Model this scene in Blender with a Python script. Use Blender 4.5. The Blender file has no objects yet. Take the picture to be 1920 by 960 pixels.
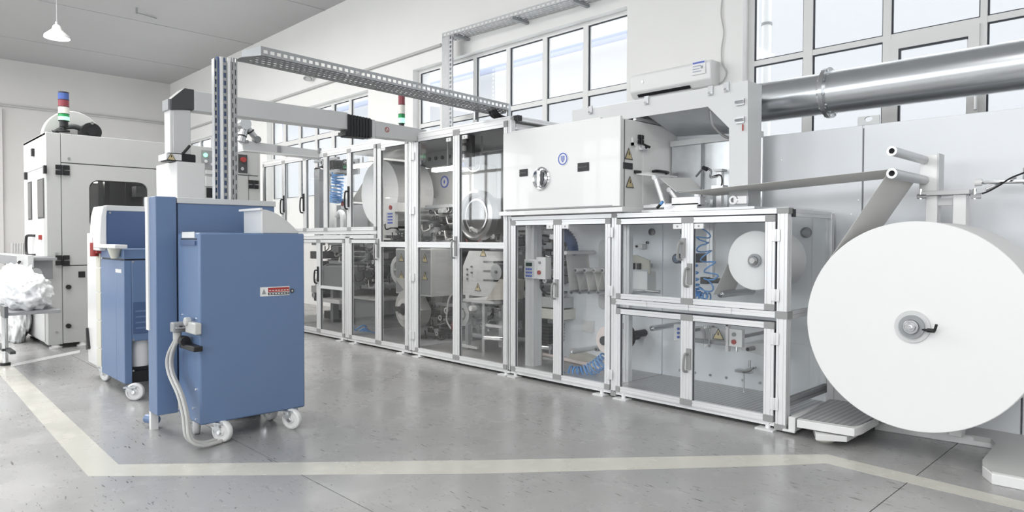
import bpy, bmesh, math, random
from mathutils import Vector, Matrix
random.seed(7)
PI = math.pi
# ------------------------------------------------------------------ camera
F, YAW, PITCH, ROLL, EYE = 1283.0, -0.7995, 0.0233, -0.0027, 1.4
_cy, _sy, _cp, _sp, _cr, _sr = math.cos(YAW), math.sin(YAW), math.cos(PITCH), math.sin(PITCH), math.cos(ROLL), math.sin(ROLL)
FWD = Vector((_sy*_cp, _cy*_cp, -_sp))
_rt = Vector((_cy, -_sy, 0)); _dn = FWD.cross(_rt)
RT = _rt*_cr + _dn*_sr
DN = -_rt*_sr + _dn*_cr
cam_d = bpy.data.cameras.new('camera'); cam = bpy.data.objects.new('camera', cam_d)
bpy.context.scene.collection.objects.link(cam)
m = Matrix((( RT.x, -DN.x, -FWD.x, 0), (RT.y, -DN.y, -FWD.y, 0), (RT.z, -DN.z, -FWD.z, EYE), (0, 0, 0, 1)))
cam.matrix_world = m
cam_d.sensor_width = 36; cam_d.lens = F/1920*36; cam_d.clip_end = 200; cam_d.clip_start = 0.05
bpy.context.scene.camera = cam
# ------------------------------------------------------------------ world, exposure
sc = bpy.context.scene
w = bpy.data.worlds.new('overcast_sky'); sc.world = w; w.use_nodes = True
bg = w.node_tree.nodes['Background']; bg.inputs[0].default_value = (0.93, 0.96, 1.0, 1); bg.inputs[1].default_value = 1.0
sc.view_settings.view_transform = 'Standard'; sc.view_settings.look = 'None'
sc.view_settings.gamma = 1; sc.view_settings.use_curve_mapping = False
sc.view_settings.exposure = 1.47
def area(name, loc, rot, sx, sy, power, col=(1, 1, 1)):
    l = bpy.data.lights.new(name, 'AREA'); l.shape = 'RECTANGLE'; l.size = sx; l.size_y = sy; l.energy = power; l.color = col
    o = bpy.data.objects.new(name, l); sc.collection.objects.link(o); o.location = loc; o.rotation_euler = rot
    return o
# added fill lights without fixtures under the ceiling, brightening both ends of the hall
area('hall_fill_near', (1.5, -1.5, 5.9), (0, 0, 0), 7, 5, 160, (1, .985, .96))
area('hall_fill_far', (-13, 0.5, 5.9), (0, 0, 0), 11, 4, 400, (1, .98, .95))
# daylight entering through the five windows of the opposite wall
for wx in (-18.4, -12.2, -6.0, 0.2, 6.0):
    area('window_daylight', (wx, -7.5, 3.35), (math.radians(90), 0, 0), 4.4, 2.5, 85, (.95, .975, 1))

def at(px, py, ax, v):
    """point where the sight line of photo pixel (px,py) meets the plane ax=v (metres)"""
    d = RT*(px-960) + DN*(py-480) + FWD*F
    i = 'xyz'.index(ax); o = Vector((0, 0, EYE)); t = (v-o[i])/d[i]
    return o + d*t
def fy(p, q, Y):
    a, b = at(*p, 'y', Y), at(*q, 'y', Y); return min(a.x, b.x), max(a.x, b.x), min(a.z, b.z), max(a.z, b.z)
def fx(p, q, X):
    a, b = at(*p, 'x', X), at(*q, 'x', X); return min(a.y, b.y), max(a.y, b.y), min(a.z, b.z), max(a.z, b.z)
# ------------------------------------------------------------------ materials
MT = {}
def mat(name, col, rough=.5, metal=0., noise=0, nscale=8, bump=0, bscale=60, spec=.5, coat=0, emit=0, stretch=None):
    m = bpy.data.materials.new(name); m.use_nodes = True; nt = m.node_tree; n = nt.nodes; L = nt.links
    b = n['Principled BSDF']; b.inputs['Base Color'].default_value = (*col, 1); b.inputs['Roughness'].default_value = rough
    b.inputs['Metallic'].default_value = metal; b.inputs['Specular IOR Level'].default_value = spec
    b.inputs['Coat Weight'].default_value = coat
    if emit: b.inputs['Emission Color'].default_value = (*col, 1); b.inputs['Emission Strength'].default_value = emit
    tc = None
    if noise or bump:
        tc = n.new('ShaderNodeTexCoord'); mp = n.new('ShaderNodeMapping'); L.new(tc.outputs['Object'], mp.inputs[0])
        if stretch: mp.inputs['Scale'].default_value = stretch
    if noise:
        t = n.new('ShaderNodeTexNoise'); t.inputs['Scale'].default_value = nscale; t.inputs['Detail'].default_value = 4
        L.new(mp.outputs[0], t.inputs[0])
        r = n.new('ShaderNodeMix'); r.data_type = 'RGBA'
        r.inputs[6].default_value = (*[c*(1-noise) for c in col], 1); r.inputs[7].default_value = (*[min(1, c*(1+noise)) for c in col], 1)
        L.new(t.outputs['Fac'], r.inputs[0]); L.new(r.outputs[2], b.inputs['Base Color'])
    if bump:
        t = n.new('ShaderNodeTexNoise'); t.inputs['Scale'].default_value = bscale; L.new(mp.outputs[0], t.inputs[0])
        bp = n.new('ShaderNodeBump'); bp.inputs['Strength'].default_value = bump; bp.inputs['Distance'].default_value = .01
        L.new(t.outputs['Fac'], bp.inputs['Height']); L.new(bp.outputs[0], b.inputs['Normal'])
    MT[name] = m; return m
def glass(name, tint, refl=.9, haze=0.0, hcol=(.8, .8, .8), ior=1.5):
    m = bpy.data.materials.new(name); m.use_nodes = True; nt = m.node_tree; n = nt.nodes; L = nt.links; n.clear()
    out = n.new('ShaderNodeOutputMaterial'); tr = n.new('ShaderNodeBsdfTransparent'); tr.inputs[0].default_value = (*tint, 1)
    gl = n.new('ShaderNodeBsdfGlossy'); gl.inputs['Roughness'].default_value = .02; gl.inputs[0].default_value = (refl, refl, refl, 1)
    fr = n.new('ShaderNodeFresnel'); fr.inputs[0].default_value = ior
    ge = n.new('ShaderNodeNewGeometry'); ib = n.new('ShaderNodeMath'); ib.operation = 'SUBTRACT'; ib.inputs[0].default_value = 1; L.new(ge.outputs['Backfacing'], ib.inputs[1])
    fm = n.new('ShaderNodeMath'); fm.operation = 'MULTIPLY'; L.new(fr.outputs[0], fm.inputs[0]); L.new(ib.outputs[0], fm.inputs[1])
    mx = n.new('ShaderNodeMixShader'); L.new(fm.outputs[0], mx.inputs[0]); L.new(tr.outputs[0], mx.inputs[1]); L.new(gl.outputs[0], mx.inputs[2])
    res = mx
    if haze:
        df = n.new('ShaderNodeBsdfDiffuse'); df.inputs[0].default_value = (*hcol, 1)
        m2 = n.new('ShaderNodeMixShader'); m2.inputs[0].default_value = haze
        L.new(mx.outputs[0], m2.inputs[1]); L.new(df.outputs[0], m2.inputs[2]); res = m2
    L.new(res.outputs[0], out.inputs[0]); MT[name] = m; return m
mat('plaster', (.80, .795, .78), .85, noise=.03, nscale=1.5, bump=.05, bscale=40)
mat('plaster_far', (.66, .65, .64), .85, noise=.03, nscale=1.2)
mat('ceiling_grey', (.47, .47, .475), .8, noise=.04, nscale=.8)
mat('frame_white', (.72, .72, .71), .4)
mat('gasket', (.03, .035, .045), .6)
mat('white_paint', (.76, .76, .755), .32, noise=.02, nscale=3, coat=.2)
mat('light_grey', (.60, .61, .61), .38, noise=.02, nscale=3)
mat('panel_grey', (.74, .76, .79), .35, noise=.02, nscale=2)
mat('machine_grey', (.52, .525, .515), .4, noise=.02, nscale=2)
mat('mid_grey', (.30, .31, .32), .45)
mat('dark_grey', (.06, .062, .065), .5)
mat('black', (.012, .012, .014), .45)
mat('rubber', (.02, .02, .022), .7)
mat('aluminium', (.80, .805, .81), .36, metal=.35)
mat('joint_grey', (.30, .30, .30), .55)
mat('steel', (.50, .51, .52), .28, metal=.9, noise=.08, nscale=12)
mat('galv_shaded', (.27, .275, .28), .5, metal=.4, noise=.1, nscale=10)  # galvanised sheet with the shade under the cable tray put into its colour
mat('dark_steel', (.22, .225, .23), .35, metal=.8)
mat('chrome', (.85, .86, .87), .12, metal=1)
mat('galvanised', (.60, .615, .63), .30, metal=.9, noise=.14, nscale=9)
mat('galv_duct', (.66, .68, .70), .27, metal=1, noise=.05, nscale=6, stretch=(1, 6, 6))
mat('blue_paint', (.130, .200, .345), .38, noise=.03, nscale=2)
mat('blue_dark', (.07, .115, .235), .42, noise=.03, nscale=2)
mat('blue_hose', (.12, .32, .66), .35)
mat('paper', (.80, .80, .80), .8)
def paper_thin():
    m = bpy.data.materials.new('paper_web'); m.use_nodes = True; n = m.node_tree.nodes; L = m.node_tree.links; n.clear()
    o = n.new('ShaderNodeOutputMaterial'); d = n.new('ShaderNodeBsdfDiffuse'); d.inputs[0].default_value = (.82, .815, .80, 1)
    t = n.new('ShaderNodeBsdfTranslucent'); t.inputs[0].default_value = (.85, .845, .83, 1); x = n.new('ShaderNodeMixShader'); x.inputs[0].default_value = .18
    L.new(d.outputs[0], x.inputs[1]); L.new(t.outputs[0], x.inputs[2]); L.new(x.outputs[0], o.inputs[0]); MT['paper_web'] = m
paper_thin()
mat('rear_white', (.84, .865, .90), .45, noise=.03, nscale=2)
mat('hood_inner', (.66, .68, .70), .35, metal=.35, noise=.08, nscale=7)
mat('galv_tray', (.40, .41, .42), .45, metal=.5, noise=.15, nscale=14)
mat('paper_pink', (.80, .70, .67), .8)
mat('cream', (.62, .61, .53), .55)
mat('red', (.36, .045, .04), .4)
mat('yellow', (.56, .47, .27), .5)
mat('lens_blue', (.06, .11, .34), .25); mat('lens_red', (.24, .045, .06), .25); mat('lens_clear', (.75, .74, .68), .2)
mat('lens_green', (.02, .30, .09), .2); mat('lamp_green', (.30, .85, .48), .3, emit=.5)
mat('lamp_white', (1, .98, .94), .3, emit=3.0)
mat('display', (.02, .05, .03), .2)
mat('blue_ink', (.09, .14, .5), .5)
mat('plastic_bag', (.86, .87, .88), .35, bump=.6, bscale=9)
mat('cable_grey', (.50, .50, .49), .5)
mat('pipe_blue', (.34, .37, .47), .6)
mat('facade', (.46, .46, .47), .9)
mat('beige', (.55, .53, .47), .5)
glass('glass_clear', (.975, .98, .98), haze=.012)
glass('glass_tinted', (.90, .895, .89), haze=.004, ior=1.7)
glass('glass_window', (.97, .98, .98), .5)
glass('glass_far', (.85, .86, .87), haze=.10)

# floor: worn grey epoxy
def floor_mat(name, col, dark, marks=True):
    m = bpy.data.materials.new(name); m.use_nodes = True; nt = m.node_tree; n = nt.nodes; L = nt.links; b = n['Principled BSDF']
    tc = n.new('ShaderNodeTexCoord')
    def noise(scale, sc3=(1, 1, 1), rot=0, det=5):
        mp = n.new('ShaderNodeMapping'); mp.inputs['Scale'].default_value = sc3; mp.inputs['Rotation'].default_value = (0, 0, rot)
        L.new(tc.outputs['Object'], mp.inputs[0]); t = n.new('ShaderNodeTexNoise'); t.inputs['Scale'].default_value = scale; t.inputs['Detail'].default_value = det
        L.new(mp.outputs[0], t.inputs[0]); return t.outputs['Fac']
    def ramp(f, a, b_):
        r = n.new('ShaderNodeMapRange'); r.inputs[1].default_value = a; r.inputs[2].default_value = b_; L.new(f, r.inputs[0]); return r.outputs[0]
    def mix(f, c1, c2):
        x = n.new('ShaderNodeMix'); x.data_type = 'RGBA'
        L.new(f, x.inputs[0])
        for i, c in ((6, c1), (7, c2)):
            if isinstance(c, tuple): x.inputs[i].default_value = (*c, 1)
            else: L.new(c, x.inputs[i])
        return x.outputs[2]
    base = mix(ramp(noise(1.1), .35, .7), col, tuple(c*.86 for c in col))
    base = mix(ramp(noise(6), .55, .75), base, tuple(c*1.08 for c in col))
    if marks:
        mu = n.new('ShaderNodeMath'); mu.operation = 'MULTIPLY'
        L.new(ramp(noise(9, (1, 6, 1), -.15, 4), .635, .67), mu.inputs[0]); L.new(ramp(noise(1.6), .44, .56), mu.inputs[1])
        base = mix(mu.outputs[0], base, dark)
        base = mix(ramp(noise(40, det=2), .70, .74), base, dark)
    L.new(base, b.inputs['Base Color'])
    L.new(ramp(noise(2.2, det=6), 0.0, 1.9), b.inputs['Roughness'])
    b.inputs['Specular IOR Level'].default_value = .6
    bp = n.new('ShaderNodeBump'); bp.inputs['Strength'].default_value = .08; bp.inputs['Distance'].default_value = .01
    L.new(noise(5), bp.inputs['Height']); L.new(bp.outputs[0], b.inputs['Normal'])
    MT[name] = m
floor_mat('floor_epoxy', (.36, .358, .355), (.10, .09, .085))
floor_mat('floor_line', (.60, .59, .53), (.4, .39, .36), False)
# checker plate: raised tear pattern as relief
def checker(name, col):
    m = bpy.data.materials.new(name); m.use_nodes = True; nt = m.node_tree; n = nt.nodes; L = nt.links; b = n['Principled BSDF']
    b.inputs['Base Color'].default_value = (*col, 1); b.inputs['Metallic'].default_value = .6; b.inputs['Roughness'].default_value = .38
    tc = n.new('ShaderNodeTexCoord'); mp = n.new('ShaderNodeMapping'); mp.inputs['Rotation'].default_value = (0, 0, PI/4); mp.inputs['Scale'].default_value = (34, 52, 1)
    L.new(tc.outputs['Object'], mp.inputs[0]); v = n.new('ShaderNodeTexChecker'); v.inputs['Scale'].default_value = 1.0; L.new(mp.outputs[0], v.inputs[0])
    nz = n.new('ShaderNodeTexNoise'); nz.inputs['Scale'].default_value = 18; L.new(tc.outputs['Object'], nz.inputs[0])
    w_ = n.new('ShaderNodeTexWave'); w_.inputs['Scale'].default_value = 8; w_.wave_type = 'BANDS'; L.new(mp.outputs[0], w_.inputs[0])
    bp = n.new('ShaderNodeBump'); bp.inputs['Strength'].default_value = .55; bp.inputs['Distance'].default_value = .006
    ad = n.new('ShaderNodeMath'); ad.operation = 'ADD'; L.new(v.outputs['Fac'], ad.inputs[0]); L.new(nz.outputs['Fac'], ad.inputs[1])
    cm = n.new('ShaderNodeMix'); cm.data_type = 'RGBA'; cm.inputs[6].default_value = (*[c*.78 for c in col], 1); cm.inputs[7].default_value = (*[min(1, c*1.25) for c in col], 1)
    L.new(v.outputs['Fac'], cm.inputs[0]); L.new(cm.outputs[2], b.inputs['Base Color'])
    L.new(ad.outputs[0], bp.inputs['Height']); L.new(bp.outputs[0], b.inputs['Normal'])
    MT[name] = m
checker('checker_plate', (.50, .50, .50))
# ------------------------------------------------------------------ mesh helpers
COL = sc.collection; OFF = {}
def box(x0, x1, y0, y1, z0, z1):
    v = [(x0, y0, z0), (x1, y0, z0), (x1, y1, z0), (x0, y1, z0), (x0, y0, z1), (x1, y0, z1), (x1, y1, z1), (x0, y1, z1)]
    return v, [(0, 3, 2, 1), (4, 5, 6, 7), (0, 1, 5, 4), (1, 2, 6, 5), (2, 3, 7, 6), (3, 0, 4, 7)]
def cbox(c, s): return box(c[0]-s[0]/2, c[0]+s[0]/2, c[1]-s[1]/2, c[1]+s[1]/2, c[2]-s[2]/2, c[2]+s[2]/2)
def frame_of(d):
    d = d.normalized(); a = Vector((0, 0, 1)) if abs(d.z) < .9 else Vector((1, 0, 0))
    u = d.cross(a).normalized(); return u, d.cross(u).normalized()
def cyl(p0, p1, r, n=24, r2=None):
    p0, p1 = Vector(p0), Vector(p1); r2 = r if r2 is None else r2; u, w_ = frame_of(p1-p0)
    v = []; 
    for p, rr in ((p0, r), (p1, r2)):
        for i in range(n):
            a = 2*PI*i/n; v.append(tuple(p + u*rr*math.cos(a) + w_*rr*math.sin(a)))
    f = [(i, (i+1) % n, n+(i+1) % n, n+i) for i in range(n)] + [tuple(range(n))[::-1], tuple(range(n, 2*n))]
    return v, f
def lathe(p0, d, prof, n=32):
    """prof: [(dist along d, radius)...] closed ring of revolution about the axis"""
    p0, d = Vector(p0), Vector(d).normalized(); u, w_ = frame_of(d); v = []; f = []; k = len(prof)
    for i in range(n):
        a = 2*PI*i/n; e = u*math.cos(a)+w_*math.sin(a)
        for t, r in prof: v.append(tuple(p0+d*t+e*r))
    for i in range(n):
        j = (i+1) % n
        for q in range(k-1): f.append((i*k+q, j*k+q, j*k+q+1, i*k+q+1))
    return v, f
def ring(p0, p1, ro, ri, n=32):
    L_ = (Vector(p1)-Vector(p0)).length
    return lathe(p0, Vector(p1)-Vector(p0), [(0, ri), (0, ro), (L_, ro), (L_, ri), (0, ri)], n)
def prism(poly, ax, a, b):
    """extrude 2-D polygon along axis ax; poly coords are the other two axes in xyz order"""
    def mk(p, t):
        return {'x': (t, p[0], p[1]), 'y': (p[0], t, p[1]), 'z': (p[0], p[1], t)}[ax]
    n = len(poly); v = [mk(p, a) for p in poly] + [mk(p, b) for p in poly]
    return v, [tuple(range(n))[::-1], tuple(range(n, 2*n))] + [(i, (i+1) % n, n+(i+1) % n, n+i) for i in range(n)]
def tube(pts, r, n=8):
    pts = [Vector(p) for p in pts]; v = []; f = []; u = None
    for i, p in enumerate(pts):
        d = (pts[min(i+1, len(pts)-1)] - pts[max(i-1, 0)]).normalized()
        if u is None: u, w_ = frame_of(d)
        else:
            u = (u - d*u.dot(d)).normalized(); w_ = d.cross(u)
        for k in range(n):
            a = 2*PI*k/n; v.append(tuple(p + u*r*math.cos(a) + w_*r*math.sin(a)))
    for i in range(len(pts)-1):
        for k in range(n): f.append((i*n+k, i*n+(k+1) % n, (i+1)*n+(k+1) % n, (i+1)*n+k))
    f += [tuple(range(n))[::-1], tuple(range((len(pts)-1)*n, len(pts)*n))]
    return v, f
def spline(pts, n=8):
    pts = [Vector(p) for p in pts]; P = [pts[0]*2-pts[1]] + pts + [pts[-1]*2-pts[-2]]; out = []
    for i in range(1, len(P)-2):
        for k in range(n):
            t = k/n; a, b, c, d = P[i-1:i+3]
            out.append(.5*((2*b)+(c-a)*t+(2*a-5*b+4*c-d)*t*t+(3*b-a-3*c+d)*t**3))
    out.append(pts[-1]); return out
def helix(path, R_, turns, n=14):
    path = spline(path, 6); u = None; out = []; N = int(turns*n)
    for i in range(N+1):
        s = i/N*(len(path)-1); k = min(int(s), len(path)-2); p = path[k].lerp(path[k+1], s-k); d = (path[k+1]-path[k]).normalized()
        if u is None: u, w_ = frame_of(d)
        u = (u-d*u.dot(d)).normalized(); w_ = d.cross(u); a = 2*PI*i/n
        out.append(p + u*R_*math.cos(a) + w_*R_*math.sin(a))
    return out
def prof_bar(p0, p1, sa, sb, g=.005):
    """aluminium extrusion along an axis, grooved on its sides; sa, sb = full size across the other two axes (xyz order)"""
    ax = max(range(3), key=lambda i: abs(p1[i]-p0[i])); o = [i for i in range(3) if i != ax]
    def side(n_):  # groove positions along a side of length s
        return n_
    def pts(a, b):
        ha, hb = a/2, b/2; ga = [0] if a < .065 else [-a/4, a/4]; gb = [0] if b < .065 else [-b/4, b/4]; q = []; h = .0045
        q.append((-ha, -hb))
        for c in ga: q += [(c-h, -hb), (c-h, -hb+g), (c+h, -hb+g), (c+h, -hb)]
        q.append((ha, -hb))
        for c in gb: q += [(ha, c-h), (ha-g, c-h), (ha-g, c+h), (ha, c+h)]
        q.append((ha, hb))
        for c in ga[::-1]: q += [(c+h, hb), (c+h, hb-g), (c-h, hb-g), (c-h, hb)]
        q.append((-ha, hb))
        for c in gb[::-1]: q += [(-ha, c+h), (-ha+g, c+h), (-ha+g, c-h), (-ha, c-h)]
        return q
    poly = [(p[0]+p0[o[0]], p[1]+p0[o[1]]) for p in pts(sa, sb)]
    return prism(poly, 'xyz'[ax], p0[ax], p1[ax])
def rounded(x0, x1, y0, y1, r, n=5):
    q = []
    for cx, cy, a0 in ((x1-r, y1-r, 0), (x0+r, y1-r, PI/2), (x0+r, y0+r, PI), (x1-r, y0+r, 1.5*PI)):
        for k in range(n+1): a = a0+PI/2*k/n; q.append((cx+r*math.cos(a), cy+r*math.sin(a)))
    return q
def holed(outer, inner, ax, a, b):
    """rect sheet with rounded hole; outer=(u0,u1,v0,v1), inner=list of points going round"""
    u0, u1, v0, v1 = outer; cx = sum(p[0] for p in inner)/len(inner); cy = sum(p[1] for p in inner)/len(inner); out = []
    k = len(inner)//4; cor = [(u1, v1), (u0, v1), (u0, v0), (u1, v0)]
    for i in range(len(inner)):
        q = i//k; c = cor[q]; j = i % k
        if j == 0 or j == k-1:
            prev = inner[i]
            # first/last of each corner project straight out to keep the sheet flat and tidy
            if (q, j == 0) in ((0, True), (3, False)): out.append((u1, prev[1]))
            elif (q, j == 0) in ((0, False), (1, True)): out.append((prev[0], v1))
            elif (q, j == 0) in ((1, False), (2, True)): out.append((u0, prev[1]))
            else: out.append((prev[0], v0))
        else: out.append(c)
    def mk(p, t): return {'x': (t, p[0], p[1]), 'y': (p[0], t, p[1]), 'z': (p[0], p[1], t)}[ax]
    n = len(inner); v = [mk(p, a) for p in inner]+[mk(p, a) for p in out]+[mk(p, b) for p in inner]+[mk(p, b) for p in out]; f = []
    for i in range(n):
        j = (i+1) % n
        f += [(i, j, n+j, n+i), (2*n+i, 3*n+i, 3*n+j, 2*n+j), (i, 2*n+i, 2*n+j, j), (n+i, n+j, 3*n+j, 3*n+i)]
    return v, f
def build(name, material, shapes, off, smooth=True, bevel=0):
    bm = bmesh.new()
    for v, f in shapes:
        vs = [bm.verts.new(Vector(p)-off) for p in v]
        for q in f:
            if len(set(tuple(round(c, 6) for c in vs[i].co) for i in q)) < 3: continue
            try: bm.faces.new([vs[i] for i in q])
            except ValueError: pass
    bmesh.ops.recalc_face_normals(bm, faces=bm.faces)
    me = bpy.data.meshes.new(name); bm.to_mesh(me); bm.free()
    me.materials.append(MT[material])
    if smooth:
        me.shade_smooth(); me.set_sharp_from_angle(angle=math.radians(35))
    o = bpy.data.objects.new(name, me); COL.objects.link(o)
    if bevel:
        b = o.modifiers.new('bevel', 'BEVEL'); b.width = bevel; b.segments = 2; b.limit_method = 'ANGLE'
    return o
def thing(name, label=None, cat=None, loc=(0, 0, 0), group=None, kind=None):
    o = bpy.data.objects.new(name, None); o.empty_display_size = .1; COL.objects.link(o); o.location = loc
    OFF[o.name] = Vector(loc)
    if label: o['label'] = label
    if cat: o['category'] = cat
    if group: o['group'] = group
    if kind: o['kind'] = kind
    return o
def part(name, material, parent, *shapes, label=None, kind=None, bevel=0):
    off = OFF[parent.name]; o = build(name, material, shapes, off, bevel=bevel); o.parent = parent; OFF[o.name] = off
    if label: o['label'] = label
    if kind: o['kind'] = kind
    return o
def single(name, material, label, cat, shapes, group=None, kind=None, bevel=0):
    """a thing that is one mesh; origin at its base centre"""
    P_ = [Vector(p) for v, f in shapes for p in v]
    off = Vector(((min(p.x for p in P_)+max(p.x for p in P_))/2, (min(p.y for p in P_)+max(p.y for p in P_))/2, min(p.z for p in P_)))
    o = build(name, material, shapes, off, bevel=bevel); o.location = off; OFF[o.name] = off
    if label: o['label'] = label
    if cat: o['category'] = cat
    if group: o['group'] = group
    if kind: o['kind'] = kind
    return o
def tri_sign(parent, c, ax, s, sgn=-1):
    """yellow warning triangle on plane ax through c, side s, facing sgn along ax"""
    h = s*.87; t = .003*sgn
    i = 'xyz'.index(ax); o = [k for k in range(3) if k != i]; a, z = c[o[0]], c[2]
    def T(k): return [(a-s/2*k, z-h/2+h*.33*(1-k)), (a+s/2*k, z-h/2+h*.33*(1-k)), (a, z-h/2+h*.33*(1-k)+h*k)]
    q = part('warning_sign', 'dark_grey', parent, prism(T(1), ax, c[i], c[i]+t))
    part('sign_face', 'yellow', q, prism(T(.78), ax, c[i]+t, c[i]+t*1.5))
    part('symbol', 'black', q, prism([(a-s*.04, z-h*.12), (a+s*.07, z-h*.12), (a+s*.02, z+h*.2), (a-s*.05, z+h*.15)], ax, c[i]+t*1.5, c[i]+t*2))
# ================================================================== SETTING
YW, XB, ZC = 7.2, -22.5, at(318.5, 158, 'y', 7.2).z
XE, YO = 9.0, -7.0
XJ, YJ, g = -1.222, 1.921, .006
fl = thing('floor', kind='structure')
part('slab_base', 'dark_grey', fl, box(XB, XE, YO, YW, -.2, -.012))
for a, b in ((XB, -11.2), (-11.2+g, XJ-g/2), (XJ+g/2, XE)):
    for c, d in ((YO, YJ-g/2), (YJ+g/2, YW)):
        part('slab', 'floor_epoxy', fl, box(a, b, c, d, -.012, 0))
single('ceiling', 'ceiling_grey', None, None, [box(XB, XE, YO, YW, ZC, ZC+.3)], kind='structure')
for i, x in enumerate((-20, -16.5, -13, -9.5)):
    single('trim_%d' % (i+1), 'ceiling_grey', None, None, [box(x-.03, x+.03, YO, YW-.01, ZC-.012, ZC)], kind='structure')
# window wall (photo: right-hand, running away to the left)
def wall_with(openings, name, x0, x1, y0, y1, z1, material='plaster'):
    sh = []; xs = sorted(openings); cur = x0
    for a, b, c, d in xs:
        sh.append(box(cur, a, y0, y1, 0, z1)); 
        if c > 0: sh.append(box(a, b, y0, y1, 0, c))
        sh.append(box(a, b, y0, y1, d, z1)); cur = b
    sh.append(box(cur, x1, y0, y1, 0, z1))
    return single(name, material, None, None, sh, kind='structure')
def X7(px, py=150): return at(px, py, 'y', YW).x
W2 = (X7(774, 131), X7(1176, 16), 2.3, at(774, 131, 'y', YW).z)
W1 = (W2[0]-6.05, W2[0]-1.62, 2.3, W2[3])
W1 = (X7(500, 190), X7(690, 168), 2.3, at(690, 168, 'y', YW).z)
W0 = (-21.2, -16.9, 2.3, W1[3])
W3 = (X7(1392), 2.4, 1.9, 5.3)
YG = YW+.13      # glazing plane
wall_with([W0, W1, W2, W3], 'wall_right', XB-.3, XE, YW, YW+.38, ZC+.3)
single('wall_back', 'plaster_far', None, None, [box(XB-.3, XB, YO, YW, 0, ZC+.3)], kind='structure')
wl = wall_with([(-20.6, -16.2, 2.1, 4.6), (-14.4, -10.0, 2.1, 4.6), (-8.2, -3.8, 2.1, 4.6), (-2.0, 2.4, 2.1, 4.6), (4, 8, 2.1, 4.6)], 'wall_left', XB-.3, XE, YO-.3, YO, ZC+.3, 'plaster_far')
single('wall_front', 'plaster_far', None, None, [box(XE, XE+.3, YO, YW, 0, ZC+.3)], kind='structure')
single('trim_5', 'plaster_far', None, None, [box(XB, XB+.05, YO, YW-.01, .9, 2.4)], kind='structure')
q = at(0, 197, 'x', XB).z
single('trim_6', 'cable_grey', None, None, [cyl((XB+.05, -5, q), (XB+.05, YW, q), .03, 8)], kind='structure')
z1 = at(512, 190, 'y', YW-.04).z
single('trim_7', 'cable_grey', None, None, [cyl((XB, YW-.035, at(700, 133, 'y', YW-.04).z), (X7(830, 95), YW-.035, at(825, 84, 'y', YW-.04).z), .025, 8)], kind='structure')
single('trim_8', 'plaster_far', None, None, [box(XB, XB+.16, at(3, 300, 'x', XB).y-1.6, at(3, 300, 'x', XB).y, 0, at(3, 205, 'x', XB).z)], kind='structure')

def window(idx, W, mull, trans, sill=True, y=YG, gl='glass_window', fw=.055):
    x0, x1, z0, z1 = W; t = thing('window_%d' % idx, kind='structure', loc=((x0+x1)/2, y, z0)); d = .07
    part('window_frame', 'frame_white', t, box(x0, x1, y, y+d, z1-fw, z1), box(x0, x1, y, y+d, z0, z0+fw), box(x0, x0+fw, y, y+d, z0+fw, z1-fw), box(x1-fw, x1, y, y+d, z0+fw, z1-fw))
    xs = [x0+fw] + [v for m_ in mull for v in (m_[0], m_[1])] + [x1-fw]; zs = [z0+fw] + [v for q_ in sorted(trans) for v in q_] + [z1-fw]
    for a, b in mull: part('mullion', 'frame_white', t, box(a, b, y-.01, y+d, z0+fw, z1-fw))
    for i in range(0, len(xs), 2):
        for a, b in trans: part('transom', 'frame_white', t, box(xs[i], xs[i+1], y-.005, y+d, a, b))
        for k in range(0, len(zs), 2):
            a, b, c, e = xs[i], xs[i+1], zs[k], zs[k+1]
            p = part('pane', gl, t, box(a+.004, b-.004, y+.03, y+.042, c+.004, e-.004)); s = .013
            part('gasket', 'gasket', p, box(a, a+s, y+.012, y+.03, c, e), box(b-s, b, y+.012, y+.03, c, e), box(a+s, b-s, y+.012, y+.03, e-s, e), box(a+s, b-s, y+.012, y+.03, c, c+s))
    return t
zt = at(1066, 178, 'y', YG).z
def mm(pairs, py): return [(at(a, py, 'y', YG).x, at(b, py, 'y', YG).x) for a, b in pairs]
window(2, W2, mm([(826, 832), (888, 894), (950, 957), (1018, 1026), (1094, 1103)], 120), [(zt-.07, zt)])
zt1 = at(690, 240, 'y', YG).z
window(1, W1, mm([(531, 536), (560, 564), (591, 595), (622, 627), (655, 659)], 200), [(zt1-.02, zt1+.08)])
window(4, W0, [(-20.4+.8*i, -20.33+.8*i) for i in range(5)], [(3.2, 3.28)])
zu0, zu1 = at(1507, 107, 'y', YG).z, at(1507, 97, 'y', YG).z
m3 = mm([(1507, 1524), (1656, 1671), (1838, 1851)], 60); dx = m3[1][0]-m3[0][0]
m3.append((m3[-1][1]+dx*.72, m3[-1][1]+dx*.72+.06)); m3.append((m3[-1][1]+dx*.8, m3[-1][1]+dx*.8+.06))
w3 = window(3, W3, m3, [(zu0, zu1), (zu1+1.15, zu1+1.21)], fw=.07)
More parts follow.
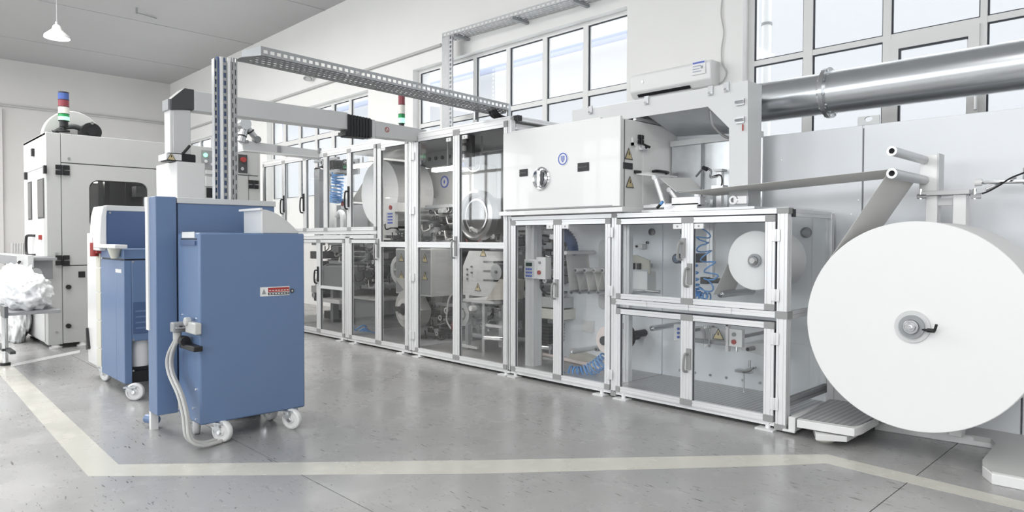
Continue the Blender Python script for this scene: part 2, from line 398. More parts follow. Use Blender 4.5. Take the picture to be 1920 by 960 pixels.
# opening casement in window_3
a, b = m3[1][1], m3[2][0]; z_lo = at(1690, 232, 'y', YG).z; y = YG-.03
part('casement', 'frame_white', w3, box(a, b, y, y+.06, zu0-.10, zu0), box(a, b, y, y+.06, z_lo-.07, z_lo), box(a, a+.075, y, y+.06, z_lo, zu0-.10), box(b-.085, b, y, y+.06, z_lo, zu0-.10), box(a+.075, a+.088, y+.03, y+.062, z_lo, zu0-.1), box(b-.1, b-.085, y+.03, y+.062, z_lo, zu0-.1))
part('casement_seal', 'gasket', w3, box(a+.075, a+.092, y+.004, y+.03, z_lo, zu0-.10), box(a+.092, b-.085, y+.004, y+.03, zu0-.118, zu0-.10), box(a+.092, b-.085, y+.004, y+.03, z_lo, z_lo+.012))
h = part('hinge', 'aluminium', w3, cyl((b-.02, y-.012, zu0-.42), (b-.02, y-.012, zu0-.28), .012, 10)); part('hinge', 'aluminium', w3, cyl((b-.02, y-.012, z_lo+.05), (b-.02, y-.012, z_lo+.18), .012, 10))
for i, (a, b) in enumerate(((-20.6, -16.2), (-14.4, -10.0), (-8.2, -3.8), (-2.0, 2.4), (4, 8))):
    window(5+i, (a, b, 2.1, 4.6), [(a+(b-a)*k/5-.03, a+(b-a)*k/5+.03) for k in range(1, 5)], [(3.9, 3.98)], y=YO-.2)
# painted walkway line on the floor
def P0(x, y): p = at(x, y, 'z', 0); return (p.x, p.y)
out_ = [P0(-200, 555), P0(0, 703), P0(165, 893), P0(900, 888), P0(1447, 873.5), P0(1550, 869), P0(1920, 957), P0(2300, 1050)]
in_ = [P0(-200, 520), P0(0, 663), P0(222, 871), P0(900, 863), P0(1447, 853), P0(1550, 852), P0(1920, 941), P0(2300, 1032)]
v = [(p[0], p[1], .0012) for p in out_+in_] ; n_ = len(out_); v2 = [(p[0], p[1], .0) for p in out_+in_]
f_ = []
for i in range(n_-1): f_ += [(i, i+1, n_+i+1, n_+i)]
f2 = [tuple(k+2*n_ for k in q)[::-1] for q in f_]
rim = [(i, i+1, i+1+2*n_, i+2*n_) for i in range(n_-1)] + [(n_+i, n_+i+1, 3*n_+i+1, 3*n_+i) for i in range(n_-1)]
single('floor_marking', 'floor_line', 'cream painted walkway line angling across the grey floor around the machines', 'floor marking', [(v+v2, f_+f2+rim)])
# ---- outside the windows
single('neighbour_wall', 'facade', 'pale blank wall of the building outside the windows', 'wall', [box(-30, 12, 13.4, 13.6, -1, at(1000, 104, 'y', 13.4).z)])
single('outdoor_pipe', 'pipe_blue', 'faint bluish horizontal pipe outside the middle window', 'pipe', [cyl((-30, 12.9, at(1000, 110, 'y', 12.9).z), (-8, 12.9, at(1000, 110, 'y', 12.9).z), .10, 12), cyl((-18, 12.9, 3), (-18, 12.9, 7.2), .05, 8)])
dp = thing('downpipe', 'white downpipe standing outside the left panes of the large window', 'pipe', (at(1437, 100, 'y', 8.2).x, 8.2, 0))
xx = OFF[dp.name].x
part('pipe', 'white_paint', dp, cyl((xx, 8.2, 0), (xx, 8.2, 5.6), .055, 16))
part('bracket', 'mid_grey', dp, ring((xx, 8.2, at(1437, 48, 'y', 8.2).z), (xx, 8.2, at(1437, 48, 'y', 8.2).z+.03), .066, .05, 16))
# ================================================================== MACHINE GUARDS
Y0 = 4.90
GRP = 'glazed aluminium guards along the converting line'
def door(parent, x0, x1, z0, z1, sl=.055, sr=.055, top=.045, bot=.045, mids=(), gl='glass_clear', handle=None, tag=None, hinge=None, y=Y0, hblack=False):
    d = .04; ya, yb = y-d/2, y+d/2
    fr = part('door', 'aluminium', parent, prof_bar((x0+sl/2, y, z0), (x0+sl/2, y, z1), sl, d), prof_bar((x1-sr/2, y, z0), (x1-sr/2, y, z1), sr, d),
              prof_bar((x0+sl, y, z1-top/2), (x1-sr, y, z1-top/2), d, top), prof_bar((x0+sl, y, z0+bot/2), (x1-sr, y, z0+bot/2), d, bot),
              *[prof_bar((x0+sl, y, (a+b)/2), (x1-sr, y, (a+b)/2), d, b-a) for a, b in mids])
    q9 = .006; part('door_seal', 'gasket', fr, box(x0-q9, x0+.004, y+.004, y+.016, z0-q9, z1+q9), box(x1-.004, x1+q9, y+.004, y+.016, z0-q9, z1+q9), box(x0, x1, y+.004, y+.016, z1-.004, z1+q9+.004), box(x0, x1, y+.004, y+.016, z0-q9-.004, z0+.004))
    e = .003
    for cx0, cx1 in ((x0, x0+sl), (x1-sr, x1)):
        w_ = cx1-cx0
        for cz0, cz1 in ((z1-top, z1), (z0, z0+bot)):
            part('corner_joint', 'joint_grey', fr, box(cx0-e+.001, cx1+e-.001, ya-e, yb+e, cz0-e, cz1+e), bevel=.003)
    zs = [z0+bot] + [v for m_ in mids for v in m_] + [z1-top]
    for i in range(0, len(zs), 2):
        part('pane', gl, fr, box(x0+sl-.004, x1-sr+.004, y-.003, y+.003, zs[i]-.004, zs[i+1]+.004))
        part('seal', 'gasket', fr, box(x0+sl, x0+sl+.008, y-.008, y-.003, zs[i], zs[i+1]), box(x1-sr-.008, x1-sr, y-.008, y-.003, zs[i], zs[i+1]), box(x0+sl, x1-sr, y-.008, y-.003, zs[i+1]-.006, zs[i+1]))
    if handle:
        hx, hz, hl = handle
        m_ = 'black' if hblack else 'joint_grey'
        part('handle', m_, fr, box(hx-.02, hx+.02, ya-.012, ya, hz-hl/2, hz+hl/2),
             tube(spline([(hx-.005, ya-.01, hz+hl*.25), (hx-.012, ya-.05, hz+hl*.2), (hx-.02, ya-.05, hz-hl*.5), (hx-.012, ya-.01, hz-hl*.6)], 4), .011, 6))
    if tag:
        tx, tz = tag
        q_ = part('number_plate', 'white_paint', fr, box(tx-.04, tx+.04, ya-.004, ya+.012, tz-.02, tz+.02)); part('print', 'mid_grey', q_, box(tx-.008, tx+.008, ya-.005, ya-.004, tz-.008, tz+.008))
    if hinge is not None:
        for hz in hinge:
            part('hinge', 'aluminium', fr, box(hinge_x(x0, x1, parent)-.03, hinge_x(x0, x1, parent)+.03, ya-.008, ya, hz-.045, hz+.045), cyl((hinge_x(x0, x1, parent), ya-.009, hz-.045), (hinge_x(x0, x1, parent), ya-.009, hz+.045), .008, 8), bevel=.002)
    return fr
def hinge_x(x0, x1, parent): return HX[0]
HX = [0]
def post(parent, x, z0, z1, s=.06, y=Y0+.02, d=.06):
    p = part('post', 'aluminium', parent, prof_bar((x, y, z0), (x, y, z1), s, d)); return p
def rail(parent, x0, x1, z0, z1, y=Y0+.02, d=.06): return part('rail', 'aluminium', parent, prof_bar((x0, y, (z0+z1)/2), (x1, y, (z0+z1)/2), d, z1-z0))
def foot(parent, x, y=Y0, s=.14):
    part('foot', 'aluminium', parent, box(x-s/2, x+s/2, y-.07, y+.03, 0, .012), cyl((x, y, .01), (x, y, .05), .02, 10))
# ---- guard at the right end of the line
A = thing('machine_guard', 'low aluminium guard with two rows of clear doors and a big white paper roll inside', 'guard', (-2.95, Y0+.4, 0), GRP)
ZT = 1.635
post(A, -3.729, .05, 1.6, .055); post(A, -2.20, .05, 1.60, .075, d=.075)
rail(A, -3.75, -2.20, 1.600, 1.637); rail(A, -3.75, -2.24, .03, .06)
rail(A, -3.70, -2.24, .835, .882)
for a, b in ((-3.70, -3.38), (-3.36, -2.975), (-2.965, -2.60), (-2.58, -2.25)): part('cover_strip', 'aluminium', A, prof_bar((a, Y0-.013, .857), (b, Y0-.013, .857), .012, .046)); part('strip_gap', 'gasket', A, box(a+.05, b-.05, Y0-.0135, Y0-.008, .800, .806), box(a+.05, b-.05, Y0-.0135, Y0-.008, .877, .883))
part('corner_joint', 'joint_grey', A, box(-2.245, -2.155, Y0-.022, Y0+.065, 1.598, 1.64)); part('corner_joint', 'joint_grey', A, box(-2.245, -2.155, Y0-.022, Y0+.065, .012, .055))
part('corner_joint', 'joint_grey', A, box(-2.245, -2.155, Y0-.022, Y0+.065, .83, .885)); part('corner_joint', 'joint_grey', A, box(-3.755, -3.695, Y0-.014, Y0+.055, .83, .885))
xs_ = at(1290, 500, 'y', Y0).x
HX[0] = -2.245
door(A, -3.695, xs_, .885, 1.588, .045, .05, handle=(at(1291, 460, 'y', Y0).x-.035, 1.34, .16), tag=(at(1273, 423, 'y', Y0).x, 1.515))
door(A, xs_+.002, -2.255, .885, 1.588, .055, .075, handle=(xs_+.03, 1.13, .17), tag=(at(1313, 423, 'y', Y0).x, 1.515), hinge=(1.44, 1.0))
door(A, -3.695, xs_, .062, .797, .045, .05); door(A, xs_+.002, -2.255, .062, .797, .055, .075, handle=(xs_+.028, .44, .17), hinge=(.68, .2))
for a, b in ((.06, .11), (.75, .80), (.882, .932), (1.54, 1.59)): part('centre_joint', 'joint_grey', A, box(xs_-.052, xs_+.058, Y0-.0235, Y0+.0235, a, b))
# side bay facing the big roll
XS, YB = -2.165, 5.70
part('post', 'aluminium', A, prof_bar((XS-.02, YB+.02, .05), (XS-.02, YB+.02, 1.62), .05, .05))
part('rail', 'aluminium', A, prof_bar((XS-.02, Y0+.05, 1.605), (XS-.02, YB, 1.605), .04, .05)); part('rail', 'mid_grey', A, prof_bar((XS-.02, Y0+.05, .21), (XS-.02, YB, .21), .04, .06)); part('rail', 'aluminium', A, prof_bar((XS-.02, Y0+.05, .855), (XS-.02, YB, .855), .04, .055))
part('side_pane', 'glass_clear', A, box(XS-.006, XS, Y0+.06, YB, .24, .83)); part('side_pane', 'glass_clear', A, box(XS-.006, XS, Y0+.06, YB, .885, 1.58))
part('corner_joint', 'black', A, box(XS-.02, XS+.012, Y0+.045, Y0+.10, 1.575, 1.632)); part('corner_joint', 'black', A, box(XS-.04, XS+.01, Y0+.06, Y0+.13, .05, .10))
part('top_sheet', 'glass_clear', A, box(-3.75, XS, Y0+.01, YB+.04, 1.637, 1.647)); part('rear_panel', 'rear_white', A, box(-3.75, XS-.045, YB, YB+.02, .06, 1.6))
cp = part('floor_plate', 'checker_plate', A, box(-3.75, XS+.0, Y0+.05, YB, .08, .092))
for i in range(6): part('bolt', 'steel', A, cyl((-3.55+.16*i, YB-.012, .16), (-3.55+.16*i, YB, .16), .012, 8))
for x, z, r in ((at(1223, 435, 'y', YB).x, at(1223, 435, 'y', YB).z, .035), (at(1283, 435, 'y', YB).x, at(1283, 435, 'y', YB).z, .033), (at(1215, 455, 'y', YB).x, at(1215, 455, 'y', YB).z, .015), (at(1512, 436, 'y', YB).x, at(1512, 436, 'y', YB).z, .045)):
    part('port', 'dark_steel', A, ring((x, YB-.02, z), (x, YB, z), r, r*.8, 20), cyl((x, YB-.006, z), (x, YB, z), r*.8, 20))
for x in (-3.62, -2.30): foot(A, x)
# ---- guard under the white cabinet
B = thing('machine_guard', 'aluminium guard with two full-height clear doors beneath the white cabinet', 'guard', (-4.45, Y0+.4, 0), GRP)
post(B, -5.06, .05, 1.62, .045)
part('corner_joint', 'joint_grey', B, box(-3.758, -3.70, Y0-.013, Y0+.054, .012, .055)); part('corner_joint', 'joint_grey', B, box(-3.758, -3.70, Y0-.013, Y0+.054, 1.6, 1.64))
rail(B, -5.05, -3.76, 1.600, 1.637); rail(B, -5.05, -3.76, .03, .06)
xb = at(1047.5, 500, 'y', Y0).x; HX[0] = -3.76
door(B, -5.032, xb, .062, 1.595, .06, .05, tag=(xb-.1, 1.53)); door(B, xb+.002, -3.765, .062, 1.595, .05, .056, handle=(xb-.005, .94, .17), tag=(xb+.1, 1.53), hinge=(1.47, .95, .2))
for a, b in ((.06, .11), (1.55, 1.6)): part('centre_joint', 'joint_grey', B, box(xb-.052, xb+.052, Y0-.0235, Y0+.0235, a, b))
part('rear_panel', 'rear_white', B, box(at(1056, 450, 'y', YB).x, -3.76, YB, YB+.02, .06, 1.6)); part('floor_plate', 'checker_plate', B, box(-5.05, -3.76, Y0+.05, 6.4, .08, .092))
for x in (-3.86, -4.98): foot(B, x, s=.12)
# ---- tall guards
ZH = 2.672
C_ = thing('machine_guard', 'tall tinted guard bay beside the white cabinet with silver ring duct inside', 'guard', (-5.92, Y0+.5, 0), GRP)
D_ = thing('machine_guard', 'tall tinted guard bay with the button box, left of the ring duct bay', 'guard', (-7.5, Y0+.5, 0), GRP)
E_ = thing('machine_guard', 'low tinted guard doors at the far left behind the blue carts', 'guard', (-9.6, Y0+.5, 0), GRP)
U_ = thing('machine_guard', 'upper row of clear guard doors with black handles above double rail', 'guard', (-9.2, Y0+.5, 1.42), GRP)
post(C_, -5.07, .05, 2.63, .045); post(C_, -6.735, .05, 2.63, .06)
rail(C_, -6.76, -5.06, 2.628, ZH); rail(C_, -6.76, -5.06, .025, .06)
xc = at(857.5, 500, 'y', Y0).x
HX[0] = -6.75
door(C_, -6.69, xc, .062, 2.625, .06, .055, .06, mids=((1.31, 1.375),), gl='glass_tinted', tag=(xc-.13, 2.53)); door(C_, xc+.002, -5.098, .062, 2.625, .055, .05, .06, mids=((1.31, 1.375),), gl='glass_tinted', handle=(xc+.0, 1.33, .22), tag=(xc+.15, 2.53))
for hz in (2.4, 1.75, .95, .25): part('hinge', 'aluminium', C_, box(-6.79, -6.69, Y0-.035, Y0-.02, hz-.045, hz+.045), cyl((-6.74, Y0-.036, hz-.045), (-6.74, Y0-.036, hz+.045), .008, 8))
for x in (-5.12, -6.62): foot(C_, x, s=.12)
xd, xd0 = at(710, 500, 'y', Y0).x, -8.20
post(D_, -6.805, .05, 2.63, .06); post(D_, -8.225, .05, 1.45, .06); rail(D_, -7.53, -6.775, 2.628, ZH); rail(D_, -8.25, -6.775, .025, .06)
door(D_, xd+.002, -6.84, .062, 2.625, .08, .055, .06, mids=((1.31, 1.375),), gl='glass_tinted', handle=(xd+.02, 1.29, .24), tag=(xd+.14, 2.55)); door(D_, -8.19, xd, .062, 1.40, .06, .05, gl='glass_tinted')
for x in (-6.95, -8.05): foot(D_, x, s=.12)
post(E_, -8.285, .05, 1.45, .055); rail(E_, -10.9, -8.26, .025, .06)
xe = at(599, 500, 'y', Y0).x
door(E_, xe, -8.32, .062, 1.40, .06, .05, mids=((.70, .74),), gl='glass_tinted'); door(E_, -9.85, xe-.002, .062, 1.40, .05, .05, gl='glass_tinted', handle=(xe-.0, .9, .22), hblack=True); door(E_, -10.75, -9.852, .062, 1.40, .05, .05, gl='glass_tinted')
for x in (-8.4, -9.6): foot(E_, x, s=.12)
rail(U_, -10.9, -7.53, 2.628, ZH); rail(U_, -10.9, -7.53, 1.475, 1.52); rail(U_, -10.9, -7.53, 1.42, 1.46)
part('corner_joint', 'joint_grey', U_, *[box(x-.03, x+.03, Y0-.013, Y0+.053, 1.42, 1.47) for x in (-7.56,)])
edges = [-10.86, at(533.5, 400, 'y', Y0).x, at(573.5, 400, 'y', Y0).x, at(612.5, 400, 'y', Y0).x, at(656.5, 400, 'y', Y0).x, -7.53]
for i in range(5):
    hd = {1: (edges[1]+.03, 1.95, .26), 2: (edges[2]-.02, 1.95, .26), 4: (edges[4]+.0, 1.98, .28)}.get(i)
    door(U_, edges[i]+.001, edges[i+1]-.001, 1.522, 2.625, .05, .05, .05, gl='glass_clear', handle=hd, hblack=True)
part('roof_sheet', 'mid_grey', C_, box(-6.76, -5.06, Y0+.05, 6.55, ZH-.02, ZH)); part('roof_sheet', 'mid_grey', D_, box(-8.9, -6.775, Y0+.05, 6.55, ZH-.02, ZH))
part('side_panel', 'light_grey', C_, box(-5.06, -5.05, Y0+.06, 6.5, 1.65, 2.6))
part('side_rail', 'aluminium', C_, prof_bar((-5.04, Y0+.05, 2.65), (-5.04, 6.5, 2.65), .05, .045), prof_bar((-5.04, Y0+.05, 2.55), (-5.04, 6.5, 2.55), .04, .03))
part('corner_joint', 'black', C_, box(-5.075, -5.00, Y0+.04, Y0+.1, 2.625, 2.68))
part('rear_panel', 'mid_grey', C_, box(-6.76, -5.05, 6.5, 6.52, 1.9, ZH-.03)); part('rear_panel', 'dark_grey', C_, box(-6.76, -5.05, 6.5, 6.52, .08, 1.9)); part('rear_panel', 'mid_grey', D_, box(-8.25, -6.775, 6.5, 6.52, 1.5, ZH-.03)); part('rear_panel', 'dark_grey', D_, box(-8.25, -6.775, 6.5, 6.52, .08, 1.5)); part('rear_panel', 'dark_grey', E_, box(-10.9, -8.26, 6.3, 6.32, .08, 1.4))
part('floor_plate', 'checker_plate', C_, box(-6.76, -5.06, Y0+.05, 6.5, .08, .092)); part('floor_plate', 'mid_grey', D_, box(-8.25, -6.775, Y0+.05, 6.5, .08, .092)); part('floor_plate', 'mid_grey', E_, box(-10.9, -8.26, Y0+.05, 6.3, .08, .092))
# ================================================================== CONTENTS OF THE GUARDS
def Y_cyl(c, ya, yb, r, n=24): return cyl((c[0], ya, c[1]), (c[0], yb, c[1]), r, n)
def Y_ring(c, ya, yb, ro, ri, n=40): return ring((c[0], ya, c[1]), (c[0], yb, c[1]), ro, ri, n)
def pxz(px, py, Y): p = at(px, py, 'y', Y); return (p.x, p.z)
def mpx(px, py, Y):   # metres per pixel of height on the plane Y at that pixel
    return at(px, py-.5, 'y', Y).z - at(px, py+.5, 'y', Y).z
def paper_roll(label, c, ya, yb, R_, rc, group='paper rolls on the converting line', m_='paper', core='mid_grey', cat='paper roll'):
    t = thing('paper_roll', label, cat, (c[0], (ya+yb)/2, c[1]-R_), group)
    part('wound_paper', m_, t, lathe((c[0], ya, c[1]), (0, 1, 0), [(0, rc), (0, R_*.33), (0, R_*.66), (0, R_-.004), (.004, R_), (yb-ya-.004, R_), (yb-ya, R_-.004), (yb-ya, rc), (0, rc)], 96))
    part('core_tube', 'beige', t, Y_ring(c, ya-.004, yb+.004, rc, rc*.86))
    return t
# rolls
YR = 4.78
rc_ = pxz(1711, 610, YR)
RR = (at(1708, 415, 'y', YR).z - at(1708, 808, 'y', YR).z)/2; RC = (at(1708, 415, 'y', YR).x, (at(1708, 415, 'y', YR).z + at(1708, 808, 'y', YR).z)/2)
XL = at(1513, 600, 'y', YR).x; RC = (XL+RR, RC[1])
paper_roll('huge white paper roll standing in front at the right edge of the picture', RC, YR, 5.42, RR, .075)
sp = thing('roll_spindle', 'steel spindle with grey flange and black clamp lever in the huge roll', 'spindle', (RC[0], YR, RC[1]))
part('flange', 'light_grey', sp, Y_ring(RC, YR-.012, YR-.001, .10, .06)); part('inner_ring', 'mid_grey', sp, Y_ring(RC, YR-.03, YR-.002, .072, .045)); part('shaft', 'steel', sp, Y_cyl(RC, YR-.05, 5.8, .044), Y_cyl(RC, YR-.062, YR-.05, .03), bevel=.003)
part('bolt', 'chrome', sp, Y_cyl(RC, YR-.075, YR-.06, .014, 6)); part('lever', 'black', sp, tube(spline([(RC[0]+.05, YR-.02, RC[1]-.01), (RC[0]+.12, YR-.04, RC[1]-.015), (RC[0]+.135, YR-.05, RC[1]+.0), (RC[0]+.145, YR-.06, RC[1]+.03)], 4), .008, 8), cyl((RC[0]+.09, YR-.035, RC[1]-.012), (RC[0]+.13, YR-.035, RC[1]-.012), .013, 8))
aR = pxz(1416, 488.5, 5.02)
paper_roll('white paper roll mounted inside the low guard, upper right bay', aR, 5.02, 5.42, .229, .05)
s2 = thing('roll_spindle', 'dark steel chuck in the roll inside the upper right bay of the low guard', 'spindle', (aR[0], 5.02, aR[1]))
part('flange', 'mid_grey', s2, Y_ring(aR, 5.0, 5.02, .052, .03)); part('shaft', 'dark_steel', s2, Y_cyl(aR, 4.985, 5.69, .034), bevel=.003); part('hub', 'chrome', s2, Y_cyl(aR, 4.965, 4.985, .022, 12))
pr = pxz(1138, 638, 5.2)
paper_roll('pinkish paper roll partly hidden behind the post of the two-door guard', pr, 5.2, 5.34, .135, .045, m_='paper_pink')
part('spindle', 'black', thing('roll_spindle', 'black spindle holding the pinkish roll, with a black reel disc', 'spindle', (pr[0]+.01, 5.1, pr[1])), Y_cyl((pr[0], pr[1]), 5.14, 5.69, .043))
d_ = pxz(1170, 630, 5.35); single('reel_disc', 'black', 'black reel disc seen behind the inner post of the lower left bay', 'disc', [Y_ring(d_, 5.35, 5.37, .125, .03), Y_cyl(d_, 5.34, 5.69, .035)])
dR = pxz(711, 361.5, 5.35); rr = 62*mpx(711, 362, 5.35)
paper_roll('wide white paper roll seen through the upper panes left of the tall post', dR, 5.35, 5.95, rr, .04)
# inner posts
def inner_post(px0, px1, py0, py1, Y, label, d=.08, m_='aluminium'):
    a = at(px0, (py0+py1)/2, 'y', Y).x; b = at(px1, (py0+py1)/2, 'y', Y).x; z0 = max(.092, at(px0, py1, 'y', Y).z); z1 = at(px0, py0, 'y', Y).z
    t = single('inner_post', m_, label, 'post', [prof_bar(((a+b)/2, Y+d/2, z0), ((a+b)/2, Y+d/2, z1), b-a, d)], 'inner support posts'); return t
inner_post(985, 1001, 380, 700, 5.08, 'thick light metal post behind the left door of the two-door guard', .12)
inner_post(1169, 1179, 390, 735, 5.15, 'slim light post just inside the left bay of the low guard', .06)
t = inner_post(1325, 1336, 402, 520, 5.35, 'short light extrusion hanging beside the vertical blue spiral hose', .05)
a = pxz(1322, 526, 5.33); single('clamp_block', 'dark_grey', 'small dark clamp block under the hanging extrusion beside the spiral hose', 'block', [box(a[0]-.035, a[0]+.03, 5.31, 5.37, a[1]-.03, a[1]+.03), cyl((a[0]+.02, 5.34, a[1]), (a[0]+.14, 5.4, a[1]), .022, 12)])
# rollers
def roller(px, py, Ya, Yb, r, label, m_='steel', cap='chrome', group='rollers inside the guards'):
    c = pxz(px, py, Ya); t = thing('roller', label, 'roller', (c[0], (Ya+Yb)/2, c[1]-r), group)
    part('tube', m_, t, Y_cyl(c, Ya, Yb, r)); part('end_cap', cap, t, Y_cyl(c, Ya-.008, Ya, r*.72, 16), Y_cyl(c, Ya-.016, Ya-.008, r*.35, 12)); return t
roller(1268, 485, 5.2, 5.69, .043, 'black roller with shiny end cap inside the upper left bay', 'dark_grey')
roller(1351, 552, 5.15, 5.69, .03, 'bare steel roller under the white roll in the upper right bay')
roller(1222, 616, 5.2, 5.69, .025, 'thin steel roller high in the lower left bay of the low guard')
roller(1071, 660, 5.25, 5.9, .024, 'grey roller low behind the right door of the two-door guard', 'light_grey')
roller(1118, 655, 5.35, 5.69, .022, 'dark thin roller just left of the pinkish roll', 'mid_grey', 'dark_grey')
for i, px in enumerate((1079, 1096, 1113, 1129)): roller(px, 507, 5.3, 5.68, .021, ['first from left', 'second from left', 'third from left', 'fourth from left'][i]+' of the upper white rollers above the zigzag paper', 'white_paint', 'dark_steel', 'upper guide rollers of the zigzag paper')
for i, px in enumerate((1071, 1087, 1104, 1121, 1137)): roller(px, 548, 5.3, 5.68, .021, ['first from left', 'second from left', 'third from left', 'fourth from left', 'fifth from left'][i]+' of the lower rollers under the zigzag paper', 'steel', 'dark_steel', 'lower guide rollers of the zigzag paper')
# paper webs
def web(label, pts, ya, yb, th=.0015, group='stretched paper webs', m_='paper_web'):
    sh = []
    for a, b in zip(pts[:-1], pts[1:]):
        n = Vector((-(b[1]-a[1]), b[0]-a[0])).normalized()*th
        sh.append(prism([(a[0], a[1]), (b[0], b[1]), (b[0]+n.x, b[1]+n.y), (a[0]+n.x, a[1]+n.y)], 'y', ya, yb))
    return single('paper_web', m_, label, 'paper web', sh, group)
web('white paper slanting down to the left from the wide roll in the upper panes', [(dR[0]-rr*.75, dR[1]+rr*.66), pxz(658, 378, 5.4)], 5.40, 5.9)
zz = []
for i, px in enumerate((1071, 1079, 1087, 1096, 1104, 1113, 1121, 1129, 1137)): zz.append(pxz(px, 507 if i % 2 else 546, 5.36))
web('white paper threaded up and down between the small rollers of the two-door guard', zz, 5.36, 5.6)
web('white paper sheet hanging above the small rollers', [pxz(1060, 470, 5.3), pxz(1068, 545, 5.3)], 5.3, 5.66)
w_ = pxz(1107, 473, 5.3); single('guide_tube', 'paper', 'white wrapped tube from which paper hangs in the two-door guard', 'roller', [Y_cyl(pxz(1060, 474, 5.2), 5.2, 5.66, .02)])
q0, q1 = (aR[0]-.225, aR[1]-.02), pxz(1346, 552, 5.1); web('white paper running down from the roll to the steel roller in the upper right bay', [(aR[0]-.226, aR[1]+.02), (q1[0]-.02, q1[1])], 5.06, 5.4)
# beige arm with folded paper, upper-left bay
a0, a1 = pxz(1183, 478, 5.45), pxz(1219, 512, 5.45); x0, x1, z1, z0 = a0[0], a1[0], a0[1], a1[1]
sw = thing('swing_arm', 'beige angled bracket arm behind the left bay of the low guard', 'bracket', ((x0+x1)/2, 5.45, z0))
part('arm', 'beige', sw, prism([(x0, z0+.03), (x0, z1), (x0+.06, z1), (x1-.01, z1-.05), (x1, z0), (x1-.02, z0-.02), (x1-.03, z0+.03)], 'y', 5.45, 5.47)); part('block', 'dark_grey', sw, box(x0+.01, x0+.05, 5.42, 5.45, z0+.03, z0+.09), box(x0+.09, x0+.12, 5.42, 5.45, z0+.03, z0+.09)); part('mount', 'steel', sw, box(x0+.05, x0+.08, 5.47, 5.70, z0+.04, z0+.08))
web('white paper sheet dropping below the beige bracket arm', [pxz(1205, 510, 5.46), pxz(1205, 546, 5.46), ], 5.46, 5.68)
c1, c2 = pxz(1184, 508, 5.44), pxz(1214, 546, 5.44); single('paper_sheet', 'paper', 'flat white paper sheet below the beige bracket arm, facing front', 'paper', [box(c1[0], c2[0], 5.435, 5.438, c2[1], c1[1])])
roller(1184, 549, 5.2, 5.4, .014, 'thin bar below the white paper in the upper left bay', 'steel')
c = pxz(1232, 547, 5.42); single('guide_bar', 'steel', 'polished crossbar with black end in the upper left bay', 'bar', [cyl((c[0]-.32, 5.42, c[1]-.0), (c[0], 5.42, c[1]), .012, 10), cyl((c[0], 5.42, c[1]), (c[0]+.03, 5.42, c[1]), .016, 10)])
def plate_switch(px, py, wpx, hpx, Y, label, m_='white_paint', dots=(), depth=.05):
    x0, x1, z0, z1 = fy((px-wpx/2, py-hpx/2), (px+wpx/2, py+hpx/2), Y); t = thing('control_box', label, 'control box', ((x0+x1)/2, Y, z0), 'small control boxes inside the guards')
    part('housing', m_, t, box(x0, x1, Y, Y+depth, z0, z1), bevel=.004)
    part('mount', 'mid_grey', t, box((x0+x1)/2-.012, (x0+x1)/2+.012, Y+depth, (5.69 if x0 > -5 else 6.3) if Y < 5.6 else Y+depth+.01, (z0+z1)/2-.012, (z0+z1)/2+.012))
    for (u, v, r, mm_) in dots: cx, cz = x0+u*(x1-x0), z1-v*(z1-z0); part('button', mm_, t, Y_cyl((cx, cz), Y-.012, Y, r, 14))
    return t
plate_switch(1197, 462, 14, 9, 5.62, 'tiny black and white switch on the rear panel above the beige arm', dots=((.3, .5, .012, 'black'),), depth=.07)
plate_switch(1271, 624, 16, 33, 5.1, 'white switch box with blue buttons behind the lower left door', dots=((.6, .25, .011, 'blue_ink'), (.6, .5, .011, 'blue_ink'), (.6, .75, .011, 'blue_ink')))
t = plate_switch(1379, 634, 24, 36, 5.1, 'white control box with red push button in the lower right bay', dots=((.4, .3, .016, 'mid_grey'), (.4, .72, .02, 'red')))
part('cable_gland', 'chrome', t, cyl((t.location.x, 5.12, t.location.z-.04), (t.location.x, 5.12, t.location.z), .012, 8))
a = pxz(1363, 632, 5.2); single('support_strip', 'white_paint', 'narrow white upright beside the white box with red button', 'strip', [box(a[0]-.012, a[0]+.012, 5.2, 5.24, a[1]-.12, a[1]+.12), box(a[0]-.01, a[0]+.01, 5.2, 5.7, a[1]+.09, a[1]+.11)])
# warning plate + mechanics in lower-right bay
x0, x1, z0, z1 = fy((1302, 612), (1365, 648), 5.45)
mb = thing('tension_unit', 'grey tensioning unit with warning triangle and clamp screws in the lower right bay', 'mechanism', ((x0+x1)/2, 5.45, z0))
part('plate', 'light_grey', mb, box(x0, x1, 5.45, 5.5, z0+.03, z1)); part('crossbar', 'mid_grey', mb, box(x0-.05, x1+.28, 5.42, 5.45, z0, z0+.035)); part('mount', 'mid_grey', mb, box(x0+.05, x0+.1, 5.5, 5.7, z0+.05, z0+.1))
tri_sign(mb, (at(1347, 626, 'y', 5.41).x, 5.41, at(1347, 626, 'y', 5.41).z), 'y', .115, -1); part('sign_holder', 'mid_grey', mb, box(x0+.20, x0+.22, 5.41, 5.45, z0+.05, z0+.09))
for px in (1322, 1330): p = pxz(px, 640, 5.40); part('clamp_screw', 'chrome', mb, cyl((p[0], 5.40, p[1]-.03), (p[0], 5.40, p[1]+.13), .007, 8), cyl((p[0], 5.40, p[1]-.05), (p[0], 5.40, p[1]-.02), .016, 10), cyl((p[0], 5.40, p[1]+.11), (p[0], 5.40, p[1]+.14), .016, 10))
part('fixing_arm', 'mid_grey', mb, box(x0+.02, x0+.18, 5.40, 5.42, z0+.0, z0+.03))
rr_ = at(1395, 650, 'y', 5.4); single('dancer_plate', 'light_grey', 'slanted grey deflector plate right of the red-button box', 'plate', [prism([(rr_.x, rr_.z+.03), (rr_.x+.22, rr_.z+.06), (rr_.x+.24, rr_.z-.0), (rr_.x+.18, rr_.z-.05), (rr_.x, rr_.z-.02)], 'y', 5.35, 5.68)])
